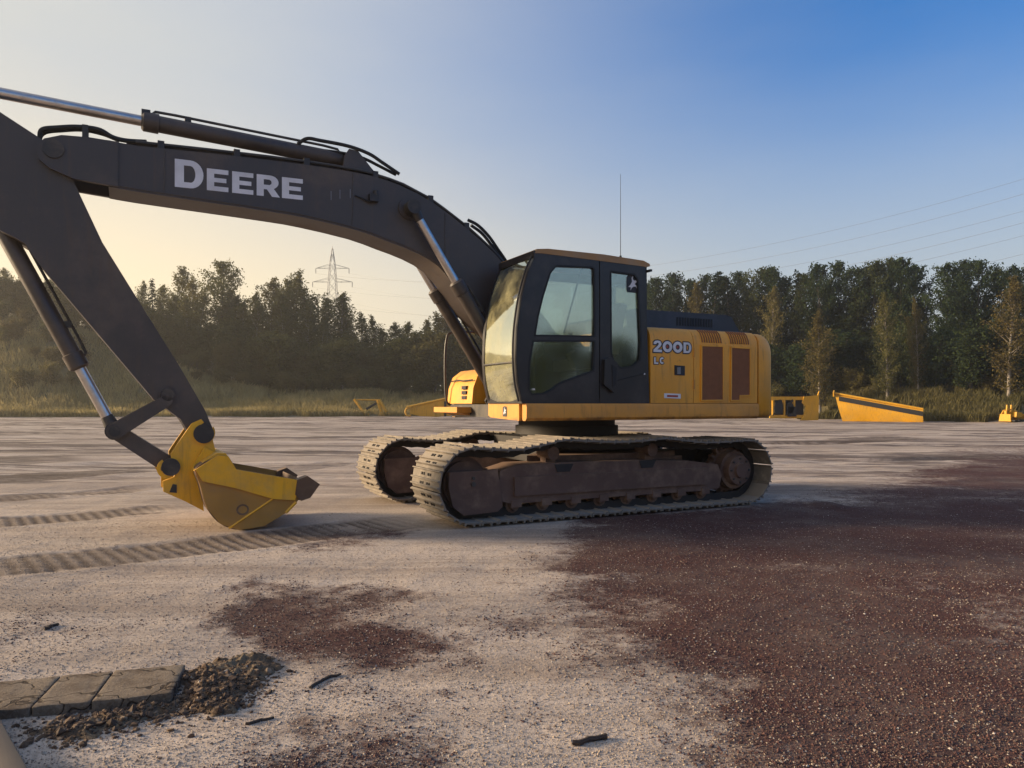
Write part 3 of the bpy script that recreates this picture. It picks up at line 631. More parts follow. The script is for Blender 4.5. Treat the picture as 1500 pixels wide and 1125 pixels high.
# inside the cab
yc = (CR + W) / 2
bm = BM(); box(bm, .05, .56, yc - .25, yc + .25, 1.62, 1.76); obj('seat_cushion', bm, 'seat', cab, bevel=.05, seg=3)
bm = BM(); prism(bm, [(.10, 1.72), (.0, 2.25), (-.08, 2.42), (-.17, 2.40), (-.12, 2.2), (-.02, 1.70)], yc - .23, yc + .23); obj('seat_back', bm, 'seat', cab, bevel=.04, seg=3)
bm = BM(); box(bm, .1, .5, yc - .18, yc + .18, 1.30, 1.61); obj('seat_base', bm, 'interior', cab, bevel=.02)
for s in (1, -1):
    bm = BM(); prism(bm, [(.0, 1.60), (.62, 1.64), (.70, 1.78), (.62, 1.84), (.0, 1.80)], yc + s * .27, yc + s * .36); obj('console', bm, 'interior', cab, bevel=.02)
    bm = BM(); tube(bm, [(.62, yc + s * .31, 1.8), (.65, yc + s * .31, 1.93), (.65, yc + s * .31, 1.94), (.66, yc + s * .31, 2.03)], [.012, .012, .026, .022], 8); obj('joystick', bm, 'interior', cab)
    bm = BM(); tube(bm, [(.98, yc + s * .08, 1.3), (1.0, yc + s * .09, 1.75), (.95, yc + s * .10, 1.88)], .013, 8); obj('travel_lever', bm, 'interior', cab)
bm = BM(); box(bm, .95, 1.02, yc - .36, yc - .25, 1.95, 2.18); obj('monitor', bm, 'interior', cab, bevel=.01)
a = M(852, 393, W - .05); b = M(826, 488, W - .05); bm = BM(); tube(bm, [(a[0], W - .05, a[1]), (b[0], W - .05, b[1])], .011, 6); obj('inner_strut', bm, 'rubber', cab)
a = M(909, 377, .9); bm = BM(); tube(bm, [(a[0], .9, a[1] - .1), (a[0], .9, a[1] + .02), (a[0], .9, a[1] + .021), (a[0], .9, M(909, 255, .9)[1])], [.014, .014, .004, .0022], 8); obj('antenna', bm, 'rubber', cab)
bm = BM(); disc(bm, (-.16, zr + .03), .02, W - .2, W - .15, 10); obj('roof_lamp', bm, 'white', cab)

# ---- emblem: badge with a leaping animal
DEER = [(.12, .30), (.30, .42), (.44, .60), (.40, .80), (.52, .92), (.50, .74), (.62, .66), (.72, .70), (.88, .62), (.74, .54), (.66, .48), (.80, .40), (.86, .24), (.76, .34), (.58, .34), (.42, .26), (.30, .12), (.34, .28)]
def badge(px0, px1, py0, py1, y, parent, edge=True, onfront=None):
    if onfront is None:
        (xa, za), (xb_, zb_) = M(px0, py1, y), M(px1, py0, y); f = lambda u, v: (xa + (xb_ - xa) * u, za + (zb_ - za) * v)
        pr = lambda bm, pts, d0, d1: prism(bm, [f(*p) for p in pts], y + d0, y + d1)
    else:
        ya, yb, za, zb_, x = onfront; f = lambda u, v: (ya + (yb - ya) * u, za + (zb_ - za) * v)
        pr = lambda bm, pts, d0, d1: prism(bm, [f(*p) for p in pts], x + d0, x + d1, 'x')
    sh = [(.08, 0), (.92, 0), (1, .1), (1, .8), (.85, .97), (.5, 1.0), (.15, .97), (0, .8), (0, .1)]
    o = obj('badge', pr(BM(), sh, .0, .004), 'black', parent, smooth=0)
    obj('badge_emblem', pr(BM(), DEER, .004, .006), 'white', parent, smooth=0)
badge(918, 935, 403, 428, W - .021, rq)
badge(0, 0, 0, 0, 0, front_panel, onfront=(.80, .90, 1.10, 1.215, 1.3155))

# ---- lettering
def arc(cx, cy, rx, ry, a0, a1, n=10): return [(cx + rx * math.cos(R(a0 + (a1 - a0) * k / n)), cy + ry * math.sin(R(a0 + (a1 - a0) * k / n))) for k in range(n + 1)]
def L_D(t=.25): return [(0, 0)] + arc(.52, .5, .43, .5, -90, 90, 14) + [(0, 1)], [[(t, .2)] + arc(.52, .5, .43 - t * .9, .3, -90, 90, 12) + [(t, .8)]]
L_E = ([(0, 0), (.95, 0), (.95, .21), (.32, .21), (.32, .405), (.86, .405), (.86, .60), (.32, .60), (.32, .79), (.95, .79), (.95, 1), (0, 1)], [])
L_R = ([(0, 0), (.3, 0), (.3, .33), (.44, .33), (.66, 0), (1.0, 0), (.73, .38)] + arc(.58, .68, .36, .32, -50, 90, 10) + [(0, 1)], [[(.3, .54), (.55, .54), (.63, .60), (.64, .68), (.62, .75), (.55, .80), (.3, .80)]])
L_0 = (arc(.5, .5, .5, .5, 0, 337.5, 15), [arc(.5, .5, .22, .24, 0, 330, 11)])
L_2 = ([(0, 0), (.98, 0), (.98, .22), (.45, .22), (.82, .50), (.93, .66), (.92, .80), (.78, .95), (.5, 1.0), (.2, .96), (.03, .83), (.03, .68), (.32, .68), (.38, .78), (.5, .80), (.6, .77), (.62, .68), (.5, .55), (0, .2)], [])
L_L = ([(0, 0), (.9, 0), (.9, .24), (.33, .24), (.33, 1), (0, 1)], [])
L_C = (arc(.52, .5, .5, .5, 48, 312, 16) + arc(.52, .5, .22, .25, 312, 48, 12), [])
def letter(L, x0, z0, w, h, y, mat, parent, grow=0.0, th=.003, slope=0.0, name='letter'):
    f = lambda p: (x0 - p[0] * w, z0 + p[1] * h + slope * p[0] * w)
    out = [f(p) for p in L[0]]; hs = [[f(p) for p in q] for q in L[1]]
    if grow:
        out = offset_poly(out, grow); hs = [offset_poly(q, -grow) for q in hs] if grow < .02 else []
    return obj(name, holed(BM(), out, hs, y, y + th), mat, parent, smooth=0)
for (L, xa, xb_, ya_, yb_) in ((L_2, 957, 969.5, 515.5, 499), (L_0, 970.5, 984.5, 515.8, 500), (L_0, 985.5, 999.5, 516.5, 500.7), (L_D(.3), 1001, 1013, 517, 502)):
    (x0, z0), (x1, z1) = M(xa, ya_, YS), M(xb_, yb_, YS)
    letter(L, x0, z0, x0 - x1, z1 - z0, YS - .001, 'black', side_door, grow=.013, th=.003, name='letter_outline')
    letter(L, x0, z0, x0 - x1, z1 - z0, YS + .002, 'white', side_door, th=.0025)
    if L is L_0:
        cx_, cz_ = (x0 + x1) / 2, (z0 + z1) / 2; bm = BM(); prism(bm, arc(cx_, cz_, .014, .018, 0, 330, 11), YS + .0021, YS + .0035); obj('letter_centre', bm, 'redtrim', side_door, smooth=0)
for (L, xa, xb_) in ((L_L, 958, 964.5), (L_C, 966, 973)):
    (x0, z0), (x1, z1) = M(xa, 533, YS), M(xb_, 523.5, YS)
    letter(L, x0, z0, x0 - x1, z1 - z0, YS - .001, 'black', side_door, grow=.009, th=.003, name='letter_outline')
    letter(L, x0, z0, x0 - x1, z1 - z0, YS + .002, 'white', side_door, th=.0025)

# ---- boom
BW = .235
top = [(5.20, 3.735), (4.96, 3.72), (4.36, 3.745), (3.7, 3.765), (3.14, 3.77), (2.7, 3.755), (2.32, 3.69), (1.92, 3.54), (1.50, 3.29), (1.22, 3.09), (1.03, 2.93), (.6, 2.48), (.3, 2.13), (.12, 2.06), (.02, 1.95), (.06, 1.83), (.2, 1.79)]
bot = [(.8, 1.98), (1.15, 2.10), (1.42, 2.31), (1.64, 2.58), (1.86, 2.82), (2.14, 2.955), (2.46, 3.045), (2.79, 3.13), (3.34, 3.205), (3.7, 3.23), (4.36, 3.255), (4.96, 3.278), (5.20, 3.295)]
bm = BM(); prism(bm, smooth2(top, 2) + smooth2(bot, 2), -BW, BW); boom = part('boom', bm, 'boom', bevel=.012)
for s in (1, -1):                                      # fork plates at the tip, outside the arm
    bm = BM(); prism(bm, [(5.12, 3.725), (5.36, 3.73), (5.58, 3.715), (5.72, 3.66), (5.78, 3.57), (5.76, 3.47), (5.68, 3.40), (5.48, 3.325), (5.12, 3.30)], s * .205, s * .255); obj('fork_plate', bm, 'boom', boom, bevel=.008)
bm = BM(); disc(bm, (5.645, 3.575), .085, -.275, .275, 24); obj('boom_pin', bm, 'steel', boom, bevel=.006)
bm = BM(); disc(bm, (.15, 1.93), .10, -.31, .31, 24); obj('boom_pin', bm, 'steel', boom, bevel=.006)
for s in (1, -1):
    bm = BM(); c = M(603, 303, .34); disc(bm, c, .12, min(s * BW, s * .26), max(s * BW, s * .26), 24); obj('boss', bm, 'boom', boom, bevel=.006)
bm = BM(); c = M(546, 290, BW); box(bm, c[0] - .05, c[0] + .05, BW, BW + .07, c[1] - .05, c[1] + .03); tube(bm, [(c[0] - .02, BW + .05, c[1] + .02), (c[0] - .02, BW + .05, c[1] + .07)], .03, 8); obj('work_lamp', bm, 'steel', boom, bevel=.01)
bm = BM(); tube(bm, curve_pts([(c[0] + .03, BW + .03, c[1] - .06), (c[0] + .10, BW + .02, c[1] - .03), (c[0] + .2, BW + .01, c[1] + .0)]), .009, 6); obj('lamp_cable', bm, 'rubber', boom)
# lettering along the boom side
b0, b1 = M(256, 273.5, BW), M(443, 293, BW); slp = (b1[1] - b0[1]) / (b0[0] - b1[0])
for (L, xa, xb_, hh) in ((L_D(.3), 256, 298, .275), (L_E, 303, 334.5, .218), (L_E, 340, 371, .218), (L_R, 376, 410, .218), (L_E, 413, 443.5, .218)):
    x0 = M(xa, 290, BW)[0]; x1 = M(xb_, 290, BW)[0]; z0 = b0[1] + (b0[0] - x0) * slp
    letter(L, x0, z0, (x0 - x1) / (.95 if L is not L_R else 1.0), hh, BW + .0002, 'white', boom, th=.003, slope=slp)
    letter(L, x0 - .006, z0 - .006, (x0 - x1) / (.95 if L is not L_R else 1.0), hh, BW - .001, 'black', boom, th=.0008, grow=.010, slope=slp, name='letter_outline')
# hydraulic pipes and hoses on the boom
def ztop(x): return float(np.interp(x, [p[0] for p in top[:12]][::-1], [p[1] for p in top[:12]][::-1]))
for k, y in enumerate((.10, .15, .20)):
    xs_ = np.linspace(5.05 - .04 * k, 1.0, 26); bm = BM(); tube(bm, [(x, y, ztop(x) + .045 + .01 * (k % 2)) for x in xs_], .016, 7); obj('hydraulic_pipe', bm, 'steel', boom)
for y in (-.10, -.16):
    xs_ = np.linspace(5.05, 1.0, 26); bm = BM(); tube(bm, [(x, y, ztop(x) + .05) for x in xs_], .016, 7); obj('hydraulic_pipe', bm, 'steel', boom)
for x in (4.75, 4.05, 3.35, 2.6, 1.95, 1.5):
    bm = BM(); box(bm, x - .03, x + .03, .07, .23, ztop(x) - .02, ztop(x) + .075); obj('pipe_clamp', bm, 'steel', boom, bevel=.006)
def hose(pts, r, parent, y=None, nm='hose'):
    bm = BM(); tube(bm, curve_pts([(*M(a, b, yy)[:1], yy, M(a, b, yy)[1]) for a, b, yy in pts], 7), r, 8); return obj(nm, bm, 'rubber', parent)
hose([(58, 203, .1), (62, 190, .12), (85, 187, .14), (115, 186, .15), (145, 190, .15), (165, 201, .15), (185, 206, .15), (215, 208, .15)], .022, boom)
hose([(55, 205, .04), (66, 194, .06), (90, 191, .06), (120, 190, .08), (150, 196, .1), (175, 206, .10)], .020, boom)
hose([(436, 211, .05), (450, 203, .08), (470, 206, .12), (510, 214, .14), (540, 225, .15), (560, 238, .16), (585, 255, .16)], .020, boom)
hose([(470, 220, .02), (500, 224, .06), (530, 231, .08), (555, 243, .1), (580, 256, .10)], .018, boom)
hose([(685, 322, .12), (700, 330, .16), (716, 346, .17), (730, 366, .16), (742, 384, .12), (748, 400, .08)], .02, boom)
hose([(690, 330, -.1), (706, 342, -.12), (722, 362, -.12), (738, 384, -.1)], .02, boom)
a = M(125, 189, .15); bm = BM(); box(bm, a[0] - .025, a[0] + .025, .03, .19, ztop(5.2) - .03, a[1] + .03); obj('pipe_clamp', bm, 'steel', boom, bevel=.006)
for x in (2.86, 1.78, 4.72):
    zt0 = ztop(x) - .012; zb0 = float(np.interp(x, [p[0] for p in bot], [p[1] for p in bot])) + .012
    bm = BM(); tube(bm, [(x + .02 * .2 * math.sin(k), BW + .001, zb0 + (zt0 - zb0) * k / 12) for k in range(13)], .007, 5); obj('weld_seam', bm, 'boom', boom)
bm = BM(); tube(bm, [(x, BW + .001, z + .022) for x, z in smooth2(bot[3:], 3)], .008, 5); obj('weld_seam', bm, 'boom', boom)
for pxx, pyy in ((485, 287), (498, 285), (513, 284)):
    a_ = M(pxx, pyy - 7, BW); b_ = M(pxx, pyy + 6, BW); bm = BM(); box(bm, a_[0] - .004, a_[0] + .004, BW, BW + .002, b_[1], a_[1]); obj('scratch', bm, 'galv', boom)
# ---- cylinders
def cylinder(nm, p, mid, q, rb, rr, y, ext=0.0):
    """barrel from p to mid, rod from mid to q, eyes at both ends"""
    P, Q, Mi = Vector((p[0], y, p[1])), Vector((q[0], y, q[1])), Vector((mid[0], y, mid[1])); d = (Q - P).normalized()
    Mi = P + d * (Mi - P).dot(d)
    bm = BM(); tube(bm, [P, P + d * .06, P + d * .1, Mi - d * .16, Mi - d * .155, Mi - d * .02, Mi], [rb * .75, rb * .8, rb, rb, rb * 1.18, rb * 1.18, rb * .9], 20)
    barrel = part(nm, bm, 'boom')
    bm = BM(); tube(bm, [(P.x, y - rb * 1.05, P.z), (P.x, y + rb * 1.05, P.z)], rb * 1.05, 18); obj('end_eye', bm, 'steel', barrel, bevel=.006)
    bm = BM(); tube(bm, [Mi - d * .05, Q - d * .06], rr, 18); obj('rod', bm, 'chrome', barrel)
    bm = BM(); tube(bm, [Q - d * .16, Q - d * .06], [rr * 1.1, rr * 1.4], 14); tube(bm, [(Q.x, y - rb * .95, Q.z), (Q.x, y + rb * .95, Q.z)], rr * 1.75, 18); obj('rod_eye', bm, 'steel', barrel, bevel=.005)
    side = Vector((0, 1, 0)).cross(d).normalized()
    if side.z < 0: side = -side
    bm = BM(); pts = [P + d * .12 + side * rb, P + d * .14 + side * (rb + .03), P + d * .3 + side * (rb + .04), Mi - d * .3 + side * (rb + .04), Mi - d * .12 + side * (rb + .035), Mi - d * .09 + side * rb]
    tube(bm, pts, .014, 7); obj('feed_pipe', bm, 'steel', barrel)
    bm = BM(); t0 = Mi - d * .42 + side * (rb + .015); box(bm, t0.x - .03, t0.x + .03, y - .03, y + .03, t0.z - .03, t0.z + .03); obj('pipe_band', bm, 'steel', barrel)
    return barrel
for s in (1, -1):
    y = .34 * s; q = M(604, 304, .34); 
    mid = M(667, 412, .34); base = (q[0] + (mid[0] - q[0]) * 2.62, q[1] + (mid[1] - q[1]) * 2.62)
    cylinder('boom_cylinder', base, mid, q, .075, .046, y)
ac = cylinder('arm_cylinder', M(512, 237, 0), M(207, 178, 0), (6.45, 4.115), .082, .052, 0)
q = M(512, 237, 0)
for s in (1, -1):
    bm = BM(); prism(bm, [(q[0] + .12, 3.74), (q[0] + .09, q[1] + .02), (q[0] + .04, q[1] + .10), (q[0] - .06, q[1] + .09), (q[0] - .22, 3.86), (q[0] - .42, 3.66)], s * .10, s * .135); obj('cylinder_bracket', bm, 'boom', boom, bevel=.006)
bm = BM(); p = M(212, 168, 0); box(bm, p[0] - .05, p[0] + .03, -.06, .06, p[1] - .05, p[1] + .035); obj('gland_block', bm, 'steel', ac, bevel=.01)
# ---- arm
AW = .195
arm_poly = [(6.58, 4.16), (6.44, 4.20), (6.30, 4.03), (6.06, 3.862), (5.74, 3.668), (5.56, 3.47), (5.476, 3.289), (5.252, 2.769), (4.874, 2.112), (4.589, 1.622), (4.352, 1.183), (4.28, 1.0), (4.285, .91), (4.345, .845), (4.43, .86), (4.50, .95), (4.575, 1.09), (4.814, 1.285), (5.30, 1.92), (5.746, 2.502), (5.872, 2.700), (5.956, 2.75), (6.06, 2.80), (6.28, 3.10), (6.44, 3.42), (6.58, 3.95)]
bm = BM(); prism(bm, arm_poly, -AW, AW); arm = part('arm', bm, 'boom', bevel=.012)
for (c, r) in (((4.367, .944), .075), ((4.69, 1.33), .06), ((6.2, 3.12), .06)):
    bm = BM(); disc(bm, c, r, -.25, .25, 20); obj('arm_pin', bm, 'steel', arm, bevel=.005)
bm = BM(); tube(bm, [(5.70, .0, 2.49), (5.3, 0, 1.96), (4.9, 0, 1.45)], .012, 6); obj('hydraulic_pipe', bm, 'steel', arm)
bk = cylinder('bucket_cylinder', (6.22, 3.17), M(118, 540, 0), M(168, 631, 0), .078, .05, 0)
j = M(168, 632, .25); al = (4.70, 1.27); hb = (4.665, .625)
def link(nm, p, q, w0, w1, y0, y1):
    d = Vector((q[0] - p[0], q[1] - p[1])).normalized(); n_ = Vector((-d.y, d.x))
    def cap(c, w, s): 
        return [(c[0] + (n_.x * math.cos(a) * 1 + d.x * math.sin(a) * s) * w, c[1] + (n_.y * math.cos(a) + d.y * math.sin(a) * s) * w) for a in np.linspace(0, math.pi, 7)]
    c1 = cap(p, w0, -1); c2 = cap(q, w1, 1)[::-1]
    bm = BM(); prism(bm, c1 + c2, y0, y1); return part(nm, bm, 'boom', bevel=.006)
for s in (1, -1): link('idler_link', j, al, .075, .055, *sorted((s * .205, s * .25)))
hl = link('bucket_link', j, hb, .07, .08, -.16, .16)
bm = BM(); disc(bm, j, .05, -.27, .27, 18); obj('link_pin', bm, 'steel', hl, bevel=.005)
# ---- quick coupler and bucket
cp = [(120 + a / 3.947, 560 + b / 3.947) for a, b in [(690, 213), (706, 232), (676, 255), (664, 283), (672, 310), (702, 325), (752, 312), (776, 412), (662, 490), (668, 560), (690, 600), (705, 745), (600, 690), (470, 632), (468, 572), (532, 548), (548, 512), (540, 480), (516, 458), (515, 412), (560, 345), (600, 288), (634, 238)]]
cpm = mp(cp, .25)
bm = BM(); prism(bm, cpm, .20, .25); prism(bm, cpm, -.25, -.20); cpl = part('quick_coupler', bm, 'bucketyellow', bevel=.008)
for c, r in (((4.367, .944), .095), (hb, .085)):
    for s in (1, -1):
        bm = BM(); disc(bm, c, r, min(s * .235, s * .285), max(s * .235, s * .285), 24); obj('pin_boss', bm, 'steel', cpl, bevel=.008)
for c, a0, a1, r in ((M(297, 634, .25), 150, 330, .115), (M(246, 686, .25), -100, 60, .10)):
    for s in (1, -1):
        outer_ = [(c[0] + r * math.cos(R(a)), c[1] + r * math.sin(R(a))) for a in np.linspace(a0, a1, 14)]; inner_ = [(c[0] + (r - .035) * math.cos(R(a)), c[1] + (r - .035) * math.sin(R(a))) for a in np.linspace(a1, a0, 14)]
        bm = BM(); prism(bm, outer_ + inner_, min(s * .25, s * .262), max(s * .25, s * .262)); obj('hook_rim', bm, 'bucketyellow', cpl, bevel=.004)
bm = BM(); box(bm, 4.40, 4.62, -.2, .2, .36, .55); box(bm, 4.36, 4.44, -.2, .2, .6, .82); obj('cross_body', bm, 'steel', cpl, bevel=.02)
q = mp([(253, 709), (259, 710), (259, 722), (248, 721)], .25); bm = BM(); prism(bm, q, .248, .258); obj('lock_plate', bm, 'steel', cpl)
BH = .56
prof_px = [(440, 706), (436, 738), (419, 757), (386, 778), (350, 784), (322, 774), (303, 750), (293, 715), (287, 688), (318, 667)]
bp = mp(prof_px, BH); zmin = min(z for _, z in bp); lift = .004 - zmin if zmin < 0 else 0
def bz(pts): return [(x, .012 + (z - zmin) * (.75 - .012) / (.75 - zmin)) for x, z in pts]
bp = bz(bp); sp_ = smooth2(bp[1:], 5)
def inward(pts, d):
    out = []
    for i, p in enumerate(pts):
        a, b = pts[max(0, i - 1)], pts[min(len(pts) - 1, i + 1)]; t = Vector((b[0] - a[0], b[1] - a[1])).normalized(); out.append((p[0] + t.y * d, p[1] - t.x * d))
    return out
cx_b = np.mean([p[0] for p in sp_]); ii_ = inward(sp_, .022)
if abs(ii_[10][0] - cx_b) + abs(ii_[10][1] - .5) > abs(sp_[10][0] - cx_b) + abs(sp_[10][1] - .5): ii_ = inward(sp_, -.022)
bm = BM(); prism(bm, sp_ + ii_[::-1], -BH, BH); bucket = part('bucket', bm, 'soilsteel', smooth=40)
bucket['label'] = 'worn yellow digging bucket resting on the ground'
side_px = [(285, 690), (318, 666), (334, 668), (346, 688.5), (440, 706), (436, 738), (419, 757), (386, 778), (350, 784), (322, 774), (303, 750), (293, 715)]
sp2 = bz(mp(side_px, BH))
for s in (1, -1):
    bm = BM(); prism(bm, sp2, min(s * BH, s * (BH + .02)), max(s * BH, s * (BH + .02))); obj('side_plate', bm, 'cheek', bucket, bevel=.006)
    st = bz(mp([(286, 689), (318, 666.5), (333.5, 668.5), (345.5, 689), (440, 706.5), (431, 737), (399, 735), (345, 718), (296, 707)], BH))
    bm = BM(); prism(bm, st, min(s * (BH + .005), s * (BH + .042)), max(s * (BH + .005), s * (BH + .042))); o = obj('side_strip', bm, 'bucketyellow', bucket, bevel=.012, seg=3)
    rd = bz(mp([(399, 735), (335, 781)], BH)); bm = BM(); tube(bm, [(rd[0][0], s * (BH + .02), rd[0][1]), (rd[1][0], s * (BH + .02), rd[1][1])], .011, 6); obj('wear_rib', bm, 'bucketyellow', bucket)
    lp = bz(mp([(418, 757), (433, 740)], BH)); bm = BM(); tube(bm, [(lp[0][0], s * (BH + .022), lp[0][1]), (lp[1][0], s * (BH + .022), lp[1][1])], .016, 6); obj('edge_bead', bm, 'bucketyellow', bucket)
    tt = bz(mp([(434, 705), (449, 699), (467, 712), (453, 733), (440, 738), (431, 728)], BH))
    bm = BM(); prism(bm, tt, s * (BH - .07), s * (BH + .055)); obj('corner_tooth', bm, 'soilsteel', bucket, bevel=.014)
le = bz(mp([(442, 705), (452, 712), (444, 738), (434, 738)], BH)); bm = BM(); prism(bm, le, -BH + .03, BH - .03); obj('cutting_edge', bm, 'soilsteel', bucket, bevel=.006)
tb_ = bz(mp([(284, 692), (300, 676), (318, 664), (331, 664), (338, 674), (330, 684), (300, 694)], BH)); bm = BM(); prism(bm, tb_, -BH + .02, BH - .02); obj('torsion_beam', bm, 'bucketyellow', bucket, bevel=.015)
for s in (1, -1):
    er = bz(mp([(279, 692), (290, 670), (300, 655), (318, 664), (325, 690), (296, 712)], .3)); bm = BM(); prism(bm, er, min(s * .262, s * .31), max(s * .262, s * .31)); obj('ear_plate', bm, 'bucketyellow', bucket, bevel=.008)
rg = bz(mp([(355, 752)], BH))[0]; bm = BM(); holed(bm, arc(rg[0], rg[1], .06, .055, 0, 330, 11), [arc(rg[0], rg[1], .042, .038, 0, 330, 11)], BH + .0195, BH + .022); obj('worn_mark', bm, 'soilsteel', bucket, smooth=0)

# ================================================================== yard implements
def on_ground(x, y): return float(height(np.array([float(x)]), np.array([float(y)]))[0])
# long plough blade lying on its back, black rubber strip along the upper edge
bl = empty('snow_plough', (25.55, 52.3, on_ground(25.5, 52.3)), math.atan2(-3.3, 5.0))
tag(bl, 'big yellow snow plough blade with black rubber strip lying by the bushes', 'plough')
def bl_sec(x, zt): return [(x, y, z) for y, z in ((-.30, .0), (-.52, zt * .45), (-.42, zt * .86), (-.20, zt), (-.12, zt), (-.34, zt * .86), (-.42, zt * .45), (-.18, .0))]
bm = BM(); secs = [[bm.verts.new((px_ - (.5 * pz_ / 1.98 - .45 if x < -2.7 else 0), py_, pz_)) for px_, py_, pz_ in bl_sec(x, zt)] for x, zt in ((-2.75, 1.98), (-1.9, 1.81), (-1.2, 1.66), (0, 1.42), (1.4, 1.15), (2.75, .88))]
for a, b in zip(secs, secs[1:]):
    for k in range(8): bm.faces.new((a[k], a[(k + 1) % 8], b[(k + 1) % 8], b[k]))
bm.faces.new(secs[0]); bm.faces.new(secs[-1][::-1]); obj('mouldboard', bm, 'implement', bl, smooth=50)
zt_ = lambda x: 1.955 - (x + 2.75) * .2
bm = BM(); v = [bm.verts.new((x, y, zt_(x) + dz)) for x in (-2.5, 2.75) for y, dz in ((-.53, -.46), (-.50, -.14), (-.44, -.14), (-.45, -.46))]
for k in range(4): bm.faces.new((v[k], v[(k + 1) % 4], v[4 + (k + 1) % 4], v[4 + k]))
bm.faces.new(v[:4]); bm.faces.new(v[4:][::-1]); obj('rubber_strip', bm, 'rubber', bl)
bm = BM(); tube(bm, [(-2.8, -.3, zt_(-2.8) + .03), (2.75, -.3, zt_(2.75) + .03)], .07, 10); obj('top_bar', bm, 'implement', bl)
bm = BM(); prism(bm, [(-.52, 1.75), (-.55, 2.05), (-.35, 2.2), (-.12, 2.12), (-.14, 1.8)], -2.9, -2.82, 'x'); obj('end_plate', bm, 'implement', bl, bevel=.02)
for x in (-1.6, 0, 1.6):
    bm = BM(); prism(bm, [(-.15, .05), (.55, .05), (.0, zt_(x) * .75), (-.22, zt_(x) * .75)], x - .04, x + .04, 'x'); obj('rear_rib', bm, 'implement', bl)
# underbody scraper frames standing behind the excavator
sc = empty('underbody_scraper', (22.3, 58.0, on_ground(22.3, 58)), 0); sc.scale = (.95, .95, 1.5)
tag(sc, 'yellow scraper frame with dark linkages behind the engine house', 'scraper')
bm = BM(); box(bm, -2.6, 1.2, -.3, -.1, 1.05, 1.22); box(bm, -2.6, 1.2, -.3, -.1, .12, .28); obj('rail', bm, 'implement', sc, bevel=.02)
bm = BM(); prism(bm, [(-.2, 0), (1.25, .0), (1.32, 1.5), (1.2, 1.28), (.1, 1.22), (-.05, .9), (.25, .7), (.1, .3)], -.45, -.32); obj('mouldboard', bm, 'implement', sc, bevel=.03)
bm = BM(); box(bm, -2.5, .2, -.05, .3, .1, 1.0); box(bm, -2.2, -1.6, -.4, -.3, .35, .95); box(bm, -1.2, -.5, -.42, -.3, .2, .7); obj('gear_housing', bm, 'rubber', sc, bevel=.04)
for x in (-2.4, -1.5, -.7):
    bm = BM(); box(bm, x, x + .14, -.32, -.08, .1, 1.2); obj('upright', bm, 'implement', sc, bevel=.02)
for x in (-2.0, -1.0):
    bm = BM(); tube(bm, [(x - .35, -.25, .25), (x + .25, -.25, 1.05)], .08, 10); obj('linkage', bm, 'rubber', sc)
    bm = BM(); tube(bm, [(x, -.42, .62), (x, .1, .62)], .3, 16); obj('linkage_wheel', bm, 'rubber', sc, bevel=.03)
# small loader bucket in the grass
lb = empty('loader_bucket', (32.6, 49.0, on_ground(32.6, 49.0) - .05), R(118)); lb.scale = (.85, .85, .75)
tag(lb, 'small yellow loader bucket half sunk in tall grass near the forest edge', 'bucket')
def slab(nm, pts, y0, y1, mt='implement', bv=.03): obj(nm, prism(BM(), pts, y0, y1), mt, lb, bevel=bv)
lb.rotation_euler = (0, 0, R(14))
slab('back_plate', [(-1.0, 0), (-.92, .45), (-.62, .95), (-.2, 1.12), (.35, 1.0), (.85, .55), (1.05, .1), (1.0, 0)], .12, .2)
slab('floor_plate', [(-1.0, 0), (1.0, 0), (1.0, .08), (-1.0, .08)], -.85, .2)
for x in (-.98, .92): slab('side_plate', [(x, 0), (x + .07, 0), (x + .07, .62), (x, .62)], -.8, .12)
for x in (-.62, -.2, .3): slab('rib', [(x, .08), (x + .1, .08), (x + .1, .95), (x, .9)], -.12, .12)
for x in (-.42, -.02): slab('lug', [(x, .95), (x + .16, .98), (x + .13, 1.38), (x + .03, 1.42)], .02, .12)
for k in range(5): x = -.9 + k * .4; slab('tooth', [(x, .0), (x + .2, .0), (x + .16, .13), (x + .04, .13)], -1.08, -.82, 'rubber', .02)
slab('hitch_box', [(-.1, .35), (.5, .35), (.45, .75), (-.05, .8)], -.5, -.1)
# plough frame and long wing lying in the far grass
vf = empty('plough_stand', (PX(545, 74), 74, on_ground(PX(545, 74), 74)), 0)
tag(vf, 'small yellow v-shaped plough frame with leaning arms in pale grass', 'plough stand')
for pts, nm in (([(-1.75, 1.65), (-.65, .15)], 'arm'), ([(.7, 1.62), (1.45, .35)], 'arm'), ([(.55, 1.55), (1.0, .2)], 'arm')):
    bm = BM(); tube(bm, [(a, 0, b) for a, b in pts], .17, 6); obj(nm, bm, 'implement', vf)
bm = BM(); tube(bm, [(-1.7, .1, 1.6), (.8, .1, 1.55)], .07, 6); obj('cross_bar', bm, 'implement', vf)
bm = BM(); tube(bm, [(-.55, -.1, .65), (.45, -.1, 1.25)], .11, 8); obj('ram', bm, 'rubber', vf)
bm = BM(); box(bm, -1.0, -.3, -.3, .3, 0, .22); box(bm, .8, 1.75, -.3, .3, 0, .26); obj('foot', bm, 'implement', vf, bevel=.03)
wg = empty('plough_wing', (PX(625, 72), 72, on_ground(PX(625, 72), 72)), 0)
tag(wg, 'long slanting yellow plough wing lying in grass beyond the far track', 'plough wing')
bm = BM(); prism(bm, [(-1.6, .35), (-1.55, 1.0), (2.7, 1.95), (2.8, .2), (1.0, .05), (-.6, .12)], -.2, -.1); obj('mouldboard', bm, 'implement', wg, bevel=.03)
bm = BM(); tube(bm, [(-1.9, -.22, .98), (2.75, -.22, 2.0)], .1, 8); obj('top_bar', bm, 'implement', wg)
